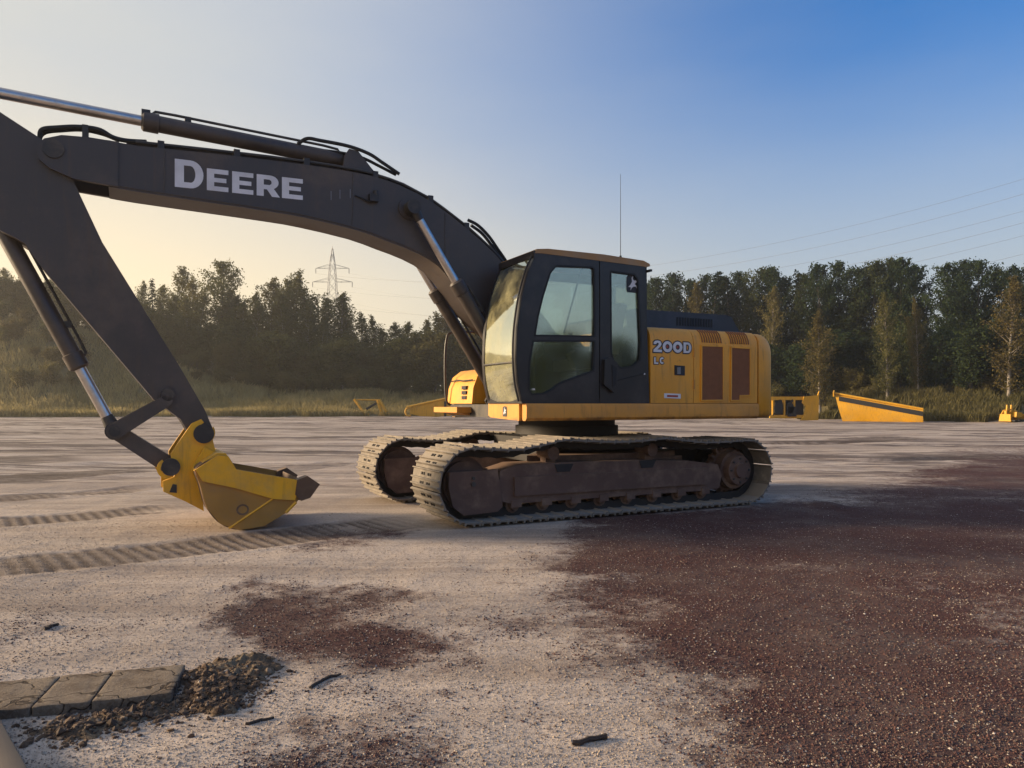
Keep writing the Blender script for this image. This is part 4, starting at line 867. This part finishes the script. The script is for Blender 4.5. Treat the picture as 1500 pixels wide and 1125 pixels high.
bm = BM(); tube(bm, [(-1.65 + .35 * math.cos(a), -.2, .55 + .38 * math.sin(a)) for a in np.linspace(.8, 5.2, 14)], .11, 8); obj('hook', bm, 'implement', wg)
for x in (.6, 1.7):
    bm = BM(); box(bm, x, x + .2, -.34, -.2, .1, 1.2 + x * .2); obj('stiffener', bm, 'rubber' if x > 1 else 'implement', wg, bevel=.02)

# ================================================================== pylon and power lines
PY = 190.0; pyl = empty('pylon', (PX(487, PY), PY, 0)); tag(pyl, 'grey steel lattice pylon rising behind the woodland', 'pylon')
PTOP = PZ(364, PY)
def half(z): return float(np.interp(z, [0, 18, PZ(440, PY), PZ(392, PY), PTOP], [3.2, 1.8, 1.15, .75, .1]))
for sx in (-1, 1):
    for sy in (-1, 1):
        bm = BM(); tube(bm, [(sx * half(z), sy * half(z), z) for z in np.linspace(0, PTOP, 12)], .065, 5); obj('leg', bm, 'galv', pyl)
bm = BM(); lev = list(np.linspace(0, PTOP - 1.2, 17))
for a, b in zip(lev, lev[1:]):
    for s in (-1, 1):
        for k in (-1, 1):
            tube(bm, [(-k * half(a), s * half(a), a), (k * half(b), s * half(b), b)], .032, 4); tube(bm, [(s * half(a), -k * half(a), a), (s * half(b), k * half(b), b)], .032, 4)
obj('bracing', bm, 'galv', pyl)
arms = [(PZ(393, PY), 4.2), (PZ(413, PY), 5.0), (PZ(436, PY), 4.4)]
tips = []
for z, w in arms:
    for s in (-1, 1):
        bm = BM(); h_ = half(z)
        for yy in (-h_, h_):
            tube(bm, [(s * h_, yy, z + .9), (s * w, 0, z)], .04, 4); tube(bm, [(s * h_, yy, z), (s * w, 0, z)], .04, 4)
        for f_ in (.35, .65):
            tube(bm, [(s * (h_ + (w - h_) * f_), h_ * (1 - f_), z), (s * (h_ + (w - h_) * f_), -h_ * (1 - f_), z)], .05, 4)
        obj('cross_arm', bm, 'galv', pyl)
        bm = BM(); tube(bm, [(s * w, 0, z - .05), (s * w, 0, z - 1.3)], .09, 6); obj('insulator', bm, 'galv', pyl); tips.append((s, w, z - 1.3))
bm = BM(); tube(bm, [(0, 0, PTOP - .3), (0, 0, PTOP + .6)], .06, 5); obj('peak', bm, 'galv', pyl)
# conductors run to the next tower, beyond the trees to the right
ENDS = {(-1, 0): (262, 118), (1, 0): (284, 112), (-1, 1): (309, 118), (1, 1): (326, 112), (-1, 2): (345, 118), (1, 2): (372, 112)}
names = ['topmost', 'second', 'third', 'fourth', 'fifth', 'lowest']
for i, ((s, w, z)) in enumerate(tips):
    a = Vector((PX(487, PY) + s * w, PY, z)); py, Yb = ENDS[(s, i // 2)]
    b = Vector((PX(1500, Yb), Yb, PZ(py, Yb))); d = b - a; sag = 7.5
    bm = BM(); pts = []
    for t in np.linspace(0, 1.12, 60): p = a + d * t; p.z -= 4 * sag * t * (1 - t) if t < 1 else -4 * sag * t * (t - 1) * -1 * -1; pts.append(p)
    tube(bm, pts, .021, 4); o = obj('power_line', bm, 'wire'); tag(o, names[i] + ' conductor wire slung from the lattice pylon across the sky', 'power line', 'power lines hanging from the pylon')

# ================================================================== vegetation
def leaf_mat(name, c1, c2, c3):
    m, t, N, L, b = newmat(name); N.remove(b); out = N['Material Output']
    at = N.new('ShaderNodeAttribute'); at.attribute_name = 'tone'
    oi = N.new('ShaderNodeObjectInfo')
    col = mixrgb(t, at.outputs['Fac'], c1, c2); col = mixrgb(t, ramp(t, oi.outputs['Random'], .45, 1.0), col, c3)
    d = N.new('ShaderNodeBsdfDiffuse'); tr = N.new('ShaderNodeBsdfTranslucent'); mx = N.new('ShaderNodeMixShader'); mx.inputs[0].default_value = .35
    L.new(col, d.inputs[0]); L.new(col, tr.inputs[0]); L.new(d.outputs[0], mx.inputs[1]); L.new(tr.outputs[0], mx.inputs[2]); L.new(mx.outputs[0], out.inputs['Surface'])
    return m
MAT['leaf'] = leaf_mat('green_foliage', (.070, .074, .028), (.160, .148, .055), (.16, .136, .052))
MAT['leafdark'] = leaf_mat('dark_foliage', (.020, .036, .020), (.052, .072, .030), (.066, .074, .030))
MAT['leafautumn'] = leaf_mat('autumn_foliage', (.080, .070, .026), (.15, .115, .042), (.118, .098, .038))
MAT['leafspruce'] = leaf_mat('spruce_needles', (.010, .020, .012), (.024, .038, .018), (.020, .030, .014))
MAT['bark'] = plain('grey_bark', (.075, .062, .052), .9); MAT['birchbark'] = plain('pale_bark', (.24, .21, .18), .85)
MAT['scrub'] = leaf_mat('rough_scrub', (.055, .060, .022), (.20, .165, .075), (.12, .105, .045))
MAT['grass'] = leaf_mat('dry_grass', (.27, .22, .085), (.50, .40, .19), (.36, .29, .13))
def tree_mesh(seed, h, spread, base, nbr, clumps, leaf, up, n_leaf, spruce=False, stems=1, ragged=1.0):
    g = np.random.default_rng(seed); bm = BM(); cl = []
    for st in range(stems):
        off = g.normal(0, spread * .28, 2) if stems > 1 else np.zeros(2); hh = h * (1 if st == 0 else g.uniform(.65, .98))
        lean = g.normal(0, .03 * h, 2) + off * .9
        axis_ = lambda t: Vector((off[0] * min(1, .25 + t) + lean[0] * t * t, off[1] * min(1, .25 + t) + lean[1] * t * t, hh * t))
        r0 = .011 * hh + .02
        tube(bm, [axis_(t) for t in np.linspace(0, 1, 8)], [r0 * (1.25 - 1.2 * t) + .006 for t in np.linspace(0, 1, 8)], 6, cap=False)
        for k in range(nbr):
            t = base + (1 - base) * (k + g.random()) / nbr; az = k * 2.4 + g.normal(0, .5)
            if spruce: ln = spread * (1 - (t - base) / (1 - base)) * g.uniform(.75, 1.1) + .12
            else: ln = spread * (math.sin(math.pi * min(1, max(0, (t - base) / (1 - base) * .86 + .14))) ** .7) * g.uniform(.5, 1.15) + .25
            el = (-.12 + .25 * t) if spruce else up * g.uniform(.6, 1.3) + .55 * max(0, t - .6)
            o = axis_(min(t, .99)); d = Vector((math.cos(az) * math.cos(el), math.sin(az) * math.cos(el), math.sin(el)))
            e = o + d * ln + Vector((0, 0, ln * .18 * (1 if not spruce else -.6)))
            mid = o.lerp(e, .5) + Vector((0, 0, -.05 * ln)); tube(bm, [o, mid, e], [.004 * hh * .6 + .01, .014, .006], 3, cap=False)
            nc = max(1, int(clumps * (.4 + ln / max(spread, .1))))
            for c in range(nc):
                f_ = (.25 + .75 * (c + g.random()) / nc); p = (o.lerp(mid, f_ * 2) if f_ < .5 else mid.lerp(e, f_ * 2 - 1)); cl.append((p.x, p.y, p.z, .16 + .2 * ln * (.35 if spruce else .3)))
        for k in range(int(6 * ragged)):                # thin leader shoots at the top
            p = axis_(.93 + .07 * g.random()); cl.append((p.x + g.normal(0, .15), p.y + g.normal(0, .15), p.z + g.uniform(0, .05 * h) * ragged, .16))
    cl = np.array(cl); n = len(cl) * n_leaf; idx = np.repeat(np.arange(len(cl)), n_leaf)
    ctr = cl[idx, :3] + g.normal(0, 1, (n, 3)) * cl[idx, 3:4] * np.array([1, 1, .8 if not spruce else .35])
    ctr[:, 2] = np.maximum(ctr[:, 2], .08)
    nrm = g.normal(0, 1, (n, 3)); nrm /= np.linalg.norm(nrm, axis=1, keepdims=True); a = np.cross(nrm, g.normal(0, 1, (n, 3))); a /= np.linalg.norm(a, axis=1, keepdims=True); b = np.cross(nrm, a)
    s = leaf * g.uniform(.6, 1.3, (n, 1)); co = np.stack([ctr - a * s * .5, ctr - b * s * .28, ctr + a * s * .5, ctr + b * s * .28], 1).reshape(-1, 3)
    me = np_mesh('crown', co, np.arange(n * 4).reshape(n, 4), False)
    tone = np.clip(g.random(n) * .6 + np.repeat(g.random(len(cl)), n_leaf) * .5, 0, 1); vattr(me, 'tone', np.repeat(tone, 4))
    tm = bpy.data.meshes.new('trunk'); bm.to_mesh(tm); bm.free(); finish(tm, 60)
    return tm, me, float(np.percentile(ctr[:, 2], 99.8))
KINDS = {   # prototypes: several shapes of every kind
    'birch': [tree_mesh(100 + k, 13, 2.7, .05, 56, 6, .27, .75, 15, ragged=2.4) for k in range(4)],
    'aspen': [tree_mesh(200 + k, 14, 3.2, .26, 46, 8, .28, .45, 18) for k in range(4)],
    'willow': [tree_mesh(300 + k, 7, 2.4, .04, 26, 6, .25, .9, 14, stems=4, ragged=1.4) for k in range(3)],
    'spruce': [tree_mesh(400 + k, 12, 1.9, .08, 70, 4, .26, 0, 14, spruce=True) for k in range(2)],
    'bush': [tree_mesh(500 + k, 3.2, 1.6, .05, 16, 4, .22, .8, 14, stems=5) for k in range(3)]}
LEAFMAT = {'birch': 'leaf', 'aspen': 'leafdark', 'willow': 'leaf', 'spruce': 'leafspruce', 'bush': 'leaf'}
_mcache = {}
def plant(kind, x, y, h, label, cat, group, leafmat=None, wide=1.0, name=None):
    k = random.randrange(len(KINDS[kind])); tm, cm, h0 = KINDS[kind][k]; lm = leafmat or LEAFMAT[kind]
    if (kind, k, lm) not in _mcache:
        t2 = tm if tm.users == 0 else tm.copy(); c2 = cm.copy(); t2.materials.clear(); t2.materials.append(MAT['birchbark' if kind == 'birch' else 'bark']); c2.materials.clear(); c2.materials.append(MAT[lm]); _mcache[(kind, k, lm)] = (t2, c2)
    t2, c2 = _mcache[(kind, k, lm)]
    e = empty(name or {'bush': 'bush', 'willow': 'willow_shrub'}.get(kind, kind + '_tree'), (x, y, on_ground(x, y) - .05), random.uniform(0, 6.28)); s = h / h0; e.scale = (s * wide, s * wide, s)
    tag(e, label, cat, group)
    for nm, me in (('trunk', t2), ('crown', c2)):
        o = bpy.data.objects.new(nm, me); C.objects.link(o); o.parent = e
    return e
rr = random.uniform
def tall(px, py, Y, kind, label, group, **k):
    x = PX(px, Y); plant(kind, x, Y, max(2.0, PZ(py, Y) - on_ground(x, Y)), label, 'tree', group, **k)
def lw(px):
    if px < 190: return 'ragged birch on top of the grassy bank behind the arm', 'birches on the grassy bank'
    if px < 400: return 'ragged green birch between the arm and the pylon', 'birches between the arm and the pylon'
    if px < 520: return 'ragged green birch in front of the pylon', 'birches in front of the pylon'
    return 'low green birch between the pylon and the cab', 'birches between the pylon and the cab'
for px, py, Y in ((-110, 400, 92), (-70, 385, 96), (-30, 400, 93), (5, 392, 95), (40, 398, 97), (75, 402, 94), (110, 405, 96), (150, 408, 93), (185, 416, 92), (205, 410, 95), (238, 416, 97), (262, 386, 94), (290, 410, 92), (345, 420, 94), (372, 428, 96), (395, 408, 93), (412, 404, 96), (432, 400, 94), (455, 415, 92), (472, 430, 97), (500, 428, 93), (510, 446, 96), (530, 454, 92), (552, 464, 95), (575, 472, 94), (598, 470, 96), (622, 466, 95), (642, 458, 92), (660, 452, 96), (690, 440, 94), (720, 440, 97), (760, 430, 95)):
    tall(px, py + rr(-3, 3), Y + 5, 'birch', *lw(px), wide=rr(1.1, 1.4))
for k in range(40):
    px = -60 + k * 21 + rr(-8, 8); base = float(np.interp(px, [-60, 200, 330, 440, 540, 600, 700, 800], [415, 428, 415, 425, 478, 490, 465, 450])); tall(px, base + rr(0, 26), 95 + rr(-2, 3), 'birch', *lw(px), wide=rr(1.1, 1.4))
tall(325, 383, 96, 'aspen', 'tallest round-topped aspen standing above the wood behind the arm', None, leafmat='leaf')
tall(224, 408, 95, 'spruce', 'slim pointed spruce beside the arm among birches', None)
tall(655, 446, 94, 'birch', 'yellowish green birch seen between the boom cylinders', None, leafmat='leafautumn')
def lr(px, kind):
    a, b = next((a, b) for lim, a, b in ((1128, 'behind the engine hood', 'hood'), (1215, 'between the counterweight and the snow plough', 'counterweight'), (1360, 'behind the snow plough', 'plough'), (9999, 'behind the loader bucket', 'loader bucket')) if px < lim)
    return f'{kind} in the forest {a}', f'{kind.split()[-1]} trees of the forest by the {b}'
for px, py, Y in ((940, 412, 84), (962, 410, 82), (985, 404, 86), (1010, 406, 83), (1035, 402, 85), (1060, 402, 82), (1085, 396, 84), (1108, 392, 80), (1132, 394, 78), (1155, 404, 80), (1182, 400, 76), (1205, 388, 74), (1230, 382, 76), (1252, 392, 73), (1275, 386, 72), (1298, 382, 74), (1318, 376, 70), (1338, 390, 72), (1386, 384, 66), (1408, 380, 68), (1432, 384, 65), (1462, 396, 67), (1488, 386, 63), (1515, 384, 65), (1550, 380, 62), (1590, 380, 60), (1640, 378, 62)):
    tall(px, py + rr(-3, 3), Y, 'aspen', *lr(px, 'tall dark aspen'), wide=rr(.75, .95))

for k in range(34):
    px = 930 + k * 21 + rr(-8, 8); 
    if 1348 < px < 1372: continue
    Y = 92 - k * .75 + rr(-3, 5); tall(px, 428 + rr(-14, 26), Y, 'birch', *lr(px, 'bushy dark birch'), leafmat='leafdark')
for px, py in ((1040, 398), (1072, 404), (1172, 396)): tall(px, py, 79, 'spruce', 'pointed spruce rising from the forest behind the engine house', 'spruces of the forest')
tall(1021, 415, 78, 'birch', 'amber autumn birch above the dark engine hood', None, leafmat='leafautumn', wide=.8)
tall(1201, 455, 62, 'birch', 'low brownish autumn birch in front of the forest, left of the plough blade', None, leafmat='leafautumn', wide=1.1)
tall(1300, 428, 60, 'birch', 'olive birch growing straight behind the plough blade', None, leafmat='leaf', wide=.8)
tall(1345, 436, 60, 'birch', 'thin brown-green birch beyond the low end of the plough blade', None, leafmat='leafautumn', wide=.7)
tall(1478, 405, 55, 'birch', 'tall brown autumn birch behind the loader bucket', None, leafmat='leafautumn', wide=1.1)
tall(1130, 420, 74, 'birch', 'pale-stemmed birch just past the counterweight', None, leafmat='leaf', wide=.8)
LSF = lambda px: 'dense willow shrub at the foot of the ' + ('grassy bank behind the arm' if px < 190 else 'wood between the arm and the pylon' if px < 420 else 'wood below the pylon' if px < 560 else 'wood between the pylon and the cab')
for k in range(40):
    px = -60 + k * 21 + rr(-10, 10); Y = 91 + rr(-2, 2); x = PX(px, Y); plant('willow', x, Y, rr(5.5, 8.2) * (1 if px > 330 else .8), LSF(px), 'shrub', 'willow shrubs: ' + LSF(px)[37:], wide=rr(1.0, 1.4))
LS2 = 'dark undergrowth shrub at the edge of the dark forest'
for k in range(26):
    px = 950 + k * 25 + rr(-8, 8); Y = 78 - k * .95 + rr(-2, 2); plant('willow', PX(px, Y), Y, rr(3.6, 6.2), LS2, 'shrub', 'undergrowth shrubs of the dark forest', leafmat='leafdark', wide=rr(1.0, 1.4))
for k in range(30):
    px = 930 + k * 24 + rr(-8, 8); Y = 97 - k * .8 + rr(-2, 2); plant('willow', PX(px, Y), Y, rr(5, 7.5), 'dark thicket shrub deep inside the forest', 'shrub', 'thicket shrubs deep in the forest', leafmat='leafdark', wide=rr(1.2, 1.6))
LB = 'low leafy bush at the edge of the pale grass'
for k in range(18):
    px = 215 + k * 27 + rr(-10, 10); Y = 88 + rr(-1.5, 1.5); plant('bush', PX(px, Y), Y, rr(1.8, 3.6), LB, 'bush', 'low bushes along the pale grass')
for k in range(22):
    px = -40 + rr(0, 330); Y = rr(76, 90); plant('bush', PX(px, Y), Y, rr(1.2, 2.8), 'scattered bush on the grassy bank behind the arm', 'bush', 'bushes on the grassy bank', leafmat=random.choice(['leaf', 'leafautumn']))
LB2 = 'low bush in the tall grass below the dark forest'
for k in range(20):
    px = 1140 + k * 19 + rr(-6, 6); Y = 70 - (px - 1140) * .035 + rr(-2, 2); plant('bush', PX(px, Y), Y, rr(1.4, 3.0), LB2, 'bush', 'low bushes below the dark forest', leafmat=random.choice(['leafdark', 'leaf', 'leaf']))
for k in range(22):                                   # the hedge across the yard that the door glass mirrors
    a = R(96 + k * 3.1); d = 62 + rr(-3, 3); plant('willow', OX + math.sin(a) * d, OY + math.cos(a) * d, rr(6, 8), 'willow shrub of the hedge across the yard, mirrored in the cab door glass', 'shrub', 'willow hedge across the yard', leafmat='leafdark', wide=1.3)
# grasses
def grass(name, n, xr, depth, hgt, seed, label, near=-.6, mat='grass'):
    g = np.random.default_rng(seed); x = g.uniform(*xr, n); e = edge_y(x); y = e + near + depth * g.random(n) ** 1.3
    bdx, bdy = x - 25.4, y - 51.2; ba = bdx * .83 - bdy * .55; bb = bdx * .55 + bdy * .83; keep = (fbm(x, y, 2.2, seed) > .36) & ~((np.abs(ba) < 3.2) & (bb < .3) & (bb > -6)) & (np.hypot(x - 32.3, y - 48.0) > 1.7) & ~((np.abs(x - 22) < 3) & (y < 58) & (y > 50)); x, y = x[keep], y[keep]; n = len(x); z = height(x, y) - .03
    h = hgt * g.uniform(.4, 1.25, n) * (.45 + 1.1 * fbm(x, y, 4, seed + 3)); w = g.uniform(.010, .030, n); az = g.uniform(0, math.pi, n); lx, ly = g.normal(0, .22, n) * h, g.normal(0, .22, n) * h
    dx, dy = np.cos(az) * w, np.sin(az) * w
    co = np.stack([np.stack([x - dx, y - dy, z], 1), np.stack([x + dx, y + dy, z], 1), np.stack([x + dx * .6 + lx * .4, y + dy * .6 + ly * .4, z + h * .6], 1), np.stack([x + lx, y + ly, z + h], 1)], 1).reshape(-1, 3)
    me = np_mesh(name, co, np.arange(n * 4).reshape(n, 4), False); vattr(me, 'tone', np.repeat(np.clip(fbm(x, y, 3, seed + 9) * 1.2 - .2 + g.normal(0, .15, n), 0, 1), 4)); me.materials.append(MAT[mat])
    o = obj(name, me, None); tag(o, label, 'grass', kind='stuff'); return o
grass('meadow_grass', 200000, (-75, 20), 26, .75, 3, 'pale dry grass on the strip and bank below the birch wood')
grass('verge_grass', 150000, (16, 62), 15, .62, 4, 'rough weedy grass around the snow plough below the dark forest', mat='scrub')

# ================================================================== loose things in the foreground
def block_mesh(lx, ly, lz, seed, bev=.007, cuts=11, amp=.014):
    g = np.random.default_rng(seed); bm = BM(); box(bm, 0, lx, -ly / 2, ly / 2, 0, lz)
    bmesh.ops.bevel(bm, geom=bm.edges[:], offset=bev, segments=2, profile=.5, affect='EDGES', clamp_overlap=True)
    bmesh.ops.subdivide_edges(bm, edges=[e for e in bm.edges if e.calc_length() > .08], cuts=cuts, use_grid_fill=True)
    for v in bm.verts:
        s = fbm(np.array([v.co.x * 1.0 + v.co.z]), np.array([v.co.y + v.co.z * .7]), .07, seed, 4, .7)[0] - .5; v.co += Vector((s * amp * .5, s * amp, s * amp))
    return bm
KA, KB = np.array(G(-70, 1040)), np.array(G(262, 1008)); kd = (KB - KA); kl = np.linalg.norm(kd); kang = math.atan2(kd[1], kd[0])
for k, (f0, f1, lab) in enumerate(((0, .395, 'cracked grey concrete kerb block beside the weathered plank'), (.40, .645, 'short middle concrete kerb block in the buried row'), (.65, 1.0, 'concrete kerb block running under the heap of soil'))):
    p = KA + kd * f0; o = obj('kerb_block', block_mesh(kl * (f1 - f0) - .001, .40, .22, 40 + k, .006, 13, .010), 'concrete'); o.location = (p[0], p[1], -.180 + .001 * k); o.rotation_euler = (R(-2), 0, kang); tag(o, lab, 'kerb', 'row of buried concrete kerb blocks')
o = obj('plank', block_mesh(1.1, .075, .05, 50, .004, 9, .006), 'wood'); q0 = G(-22, 1062); q1 = G(20, 1140); o.location = (q0[0] - .02, q0[1] + .0, .03); o.rotation_euler = (0, R(2), math.atan2(q1[1] - q0[1], q1[0] - q0[0])); tag(o, 'grey weathered plank end beside the concrete kerb', 'plank')
def stick(pa, pb, r, lab, seed):
    g = np.random.default_rng(seed); a, b = Vector((*G(*pa), 0)), Vector((*G(*pb), 0)); pts = [a.lerp(b, t) + Vector((*g.normal(0, .006, 2), 0)) for t in np.linspace(0, 1, 7)]
    for p in pts: p.z = on_ground(p.x, p.y) + r * .8
    bm = BM(); tube(bm, pts, [r * g.uniform(.7, 1.15) for _ in pts], 6); tag(obj('stick', bm, 'stick'), lab, 'stick')
stick((838, 1092), (890, 1081), .012, 'broken dark brown stick lying on pale gravel between red patches', 1)
stick((360, 1065), (402, 1054), .006, 'thin dark twig lying past the end of the soil heap', 2)
stick((452, 1008), (500, 988), .007, 'crooked grey twig near the red gravel patch', 3)
stick((66, 924), (84, 917), .009, 'short reddish bark scrap on the pale sand above the kerb', 4)
# heap of dark soil over the kerb end and along its foot
SO = [[G(*p) for p in poly] for poly in ([(238, 985), (330, 958), (400, 948), (425, 985), (400, 1018), (330, 1055), (270, 1062), (235, 1040)], [(10, 1068), (150, 1040), (250, 1022), (300, 1040), (240, 1065), (150, 1088), (80, 1108), (30, 1100)])]
def soil(xs, ys):
    wx = xs + (fbm(xs, ys, .12, 3, 5, .65) - .5) * .2; wy = ys + (fbm(xs, ys, .12, 9, 5, .65) - .5) * .2
    d = np.maximum(poly_dist(wx, wy, SO[0]), poly_dist(wx, wy, SO[1]) * .8); body = sstep(d, -.05, .16)
    return body, height(xs, ys) - .022 + body * (.040 + .065 * (fbm(xs, ys, .2, 12, 6, .72) - .35)) + (body > 0) * .03 * (np.abs(fbm(xs, ys, .05, 19, 3, .7) - .5) * 2 - .4)
def mound():
    x = np.arange(-2.5, -.7, .0105); y = np.arange(2.45, 4.0, .0105); X, Y = np.meshgrid(x, y); xs, ys = X.ravel(), Y.ravel()
    body, z = soil(xs, ys)
    ny2, nx2 = len(y), len(x); I = np.arange(nx2 * ny2).reshape(ny2, nx2); q = np.stack([I[:-1, :-1], I[:-1, 1:], I[1:, 1:], I[1:, :-1]], -1).reshape(-1, 4); q = q[(body[q] > .02).any(1)]
    u, inv = np.unique(q, return_inverse=True); me = np_mesh('soil_heap', np.stack([xs, ys, z], 1)[u], inv.reshape(-1, 4))
    m, t, N, L, b = newmat('dark_soil'); tc = N.new('ShaderNodeTexCoord').outputs['Object']; nz = noise(t, 26, 6, .7, tc)
    L.new(mixrgb(t, ramp(t, noise(t, 5, 5, .6, tc), .4, .65), mixrgb(t, nz, (.062, .038, .023), (.17, .105, .06)), (.18, .13, .08)), b.inputs['Base Color']); b.inputs['Roughness'].default_value = .95; L.new(bump(t, nz, .02, .9), b.inputs['Normal']); me.materials.append(m)
    tag(obj('soil_heap', me, None), 'crumbly dark brown soil heaped over the kerb blocks', 'soil', kind='stuff')
mound()
def pebbles(name, n, seed, label, size, sampler, cols, zf=None):
    g = np.random.default_rng(seed); x, y = sampler(g, n); n = len(x)
    ico = bmesh.new(); bmesh.ops.create_icosphere(ico, subdivisions=1, radius=1); ib = np.array([v.co[:] for v in ico.verts]); it = np.array([[v.index for v in f.verts] for f in ico.faces]); ico.free()
    base = np.array([[1, 0, 0], [-1, 0, 0], [0, 1, 0], [0, -1, 0], [0, 0, .75], [0, 0, -.75]], float); fc = np.array([[0, 2, 4], [2, 1, 4], [1, 3, 4], [3, 0, 4], [2, 0, 5], [1, 2, 5], [3, 1, 5], [0, 3, 5]])
    if zf is not None: base, fc = ib * np.array([1, 1, .75]), it
    nv = len(base)
    r = size * np.exp(np.clip(g.normal(0, .45 if zf is None else .6, n), -2, 1.0 if zf is None else 1.5)); z = (height(x, y) if zf is None else np.maximum(soil(x, y)[1], height(x, y))) + r * .18
    v = base[None] * g.uniform(.6, 1.2, (n, nv, 1)) + g.normal(0, .12, (n, nv, 3)); a = g.uniform(0, 6.28, n); ca, sa = np.cos(a), np.sin(a)
    vx = v[..., 0] * ca[:, None] - v[..., 1] * sa[:, None]; vy = v[..., 0] * sa[:, None] + v[..., 1] * ca[:, None]
    co = np.stack([vx, vy, v[..., 2]], -1) * r[:, None, None] + np.stack([x, y, z], 1)[:, None]
    me = np_mesh(name, co.reshape(-1, 3), (fc[None] + (np.arange(n) * nv)[:, None, None]).reshape(-1, 3), False); vattr(me, 'tone', np.repeat(g.random(n), nv))
    m, t, N, L, b = newmat(name); at = N.new('ShaderNodeAttribute'); at.attribute_name = 'tone'; cr = N.new('ShaderNodeValToRGB'); L.new(at.outputs['Fac'], cr.inputs[0])
    cr.color_ramp.interpolation = 'CONSTANT'; el = cr.color_ramp.elements
    for i, (p, c) in enumerate(cols):
        e = el[i] if i < 2 else el.new(p); e.position = p; e.color = (*c, 1)
    L.new(cr.outputs[0], b.inputs['Base Color']); b.inputs['Roughness'].default_value = .85; me.materials.append(m)
    tag(obj(name, me, None), label, 'gravel', kind='stuff')
def clods(g, n):
    A, B = np.array(G(330, 1000)), np.array(G(120, 1070)); t = g.random(n); p = A[None] * (1 - t[:, None]) + B[None] * t[:, None] + g.normal(0, 1, (n, 2)) * np.array([.22, .15]); k = soil(p[:, 0], p[:, 1])[0] > g.random(n) * .9 - .06; return p[k, 0], p[k, 1]
pebbles('soil_clod', 7000, 15, 'small crumbs of dark soil strewn around the kerb blocks', .0048, clods, [(0, (.105, .060, .034)), (.4, (.066, .038, .023)), (.75, (.155, .095, .055)), (.93, (.24, .165, .105)), (.985, (.4, .34, .28))], zf=soil)
def samp(want_red, ymax):
    def f(g, n):
        y = 2.3 + (ymax - 2.3) * g.random(n * 2) ** 1.7; x = g.uniform(-1, 1, n * 2) * (.74 * y + .8); m = sstep(red_mask(x, y) + (fbm(x, y, .22, 33, 4) - .5) * 1.0, .1, .9)
        k = (g.random(len(x)) < m) if want_red else (g.random(len(x)) < 1 - .8 * m); rx, ry = x - OX, y - OY; mx = rx * FW[0] + ry * FW[1]; my = rx * LF[0] + ry * LF[1]
        k &= ~((np.abs(mx - .1) < 2.6) & (np.abs(my) < 1.6)); return x[k][:n], y[k][:n]
    return f
pebbles('red_gravel', 150000, 5, 'loose dark red gravel scattered over the yard', .0034, samp(True, 11), [(0, (.088, .038, .032)), (.3, (.055, .026, .023)), (.55, (.108, .050, .040)), (.80, (.12, .085, .068)), (.982, (.42, .37, .32))])
pebbles('pale_gravel', 110000, 6, 'fine pale grit and small stones scattered over the sand', .0026, samp(False, 8), [(0, (.36, .28, .21)), (.4, (.44, .355, .27)), (.7, (.28, .21, .155)), (.90, (.19, .135, .10)), (.98, (.54, .47, .40))])

# ================================================================== evening haze over the whole place
bm = BM(); box(bm, -560, 560, -300, 680, -3, 46); hz = bpy.data.meshes.new('haze'); bmesh.ops.recalc_face_normals(bm, faces=bm.faces); bm.to_mesh(hz); bm.free()
hm = bpy.data.materials.new('haze'); hm.use_nodes = True; ht = hm.node_tree; ht.nodes.clear()
ho = ht.nodes.new('ShaderNodeOutputMaterial'); hv = ht.nodes.new('ShaderNodeVolumePrincipled'); ht.links.new(hv.outputs[0], ho.inputs['Volume'])
hv.inputs['Color'].default_value = (.93, .90, .86, 1); hv.inputs['Density'].default_value = .0008; hv.inputs['Anisotropy'].default_value = .55
hz.materials.append(hm); tag(obj('haze', hz, None), 'thin warm evening haze over the yard', 'haze', kind='stuff')
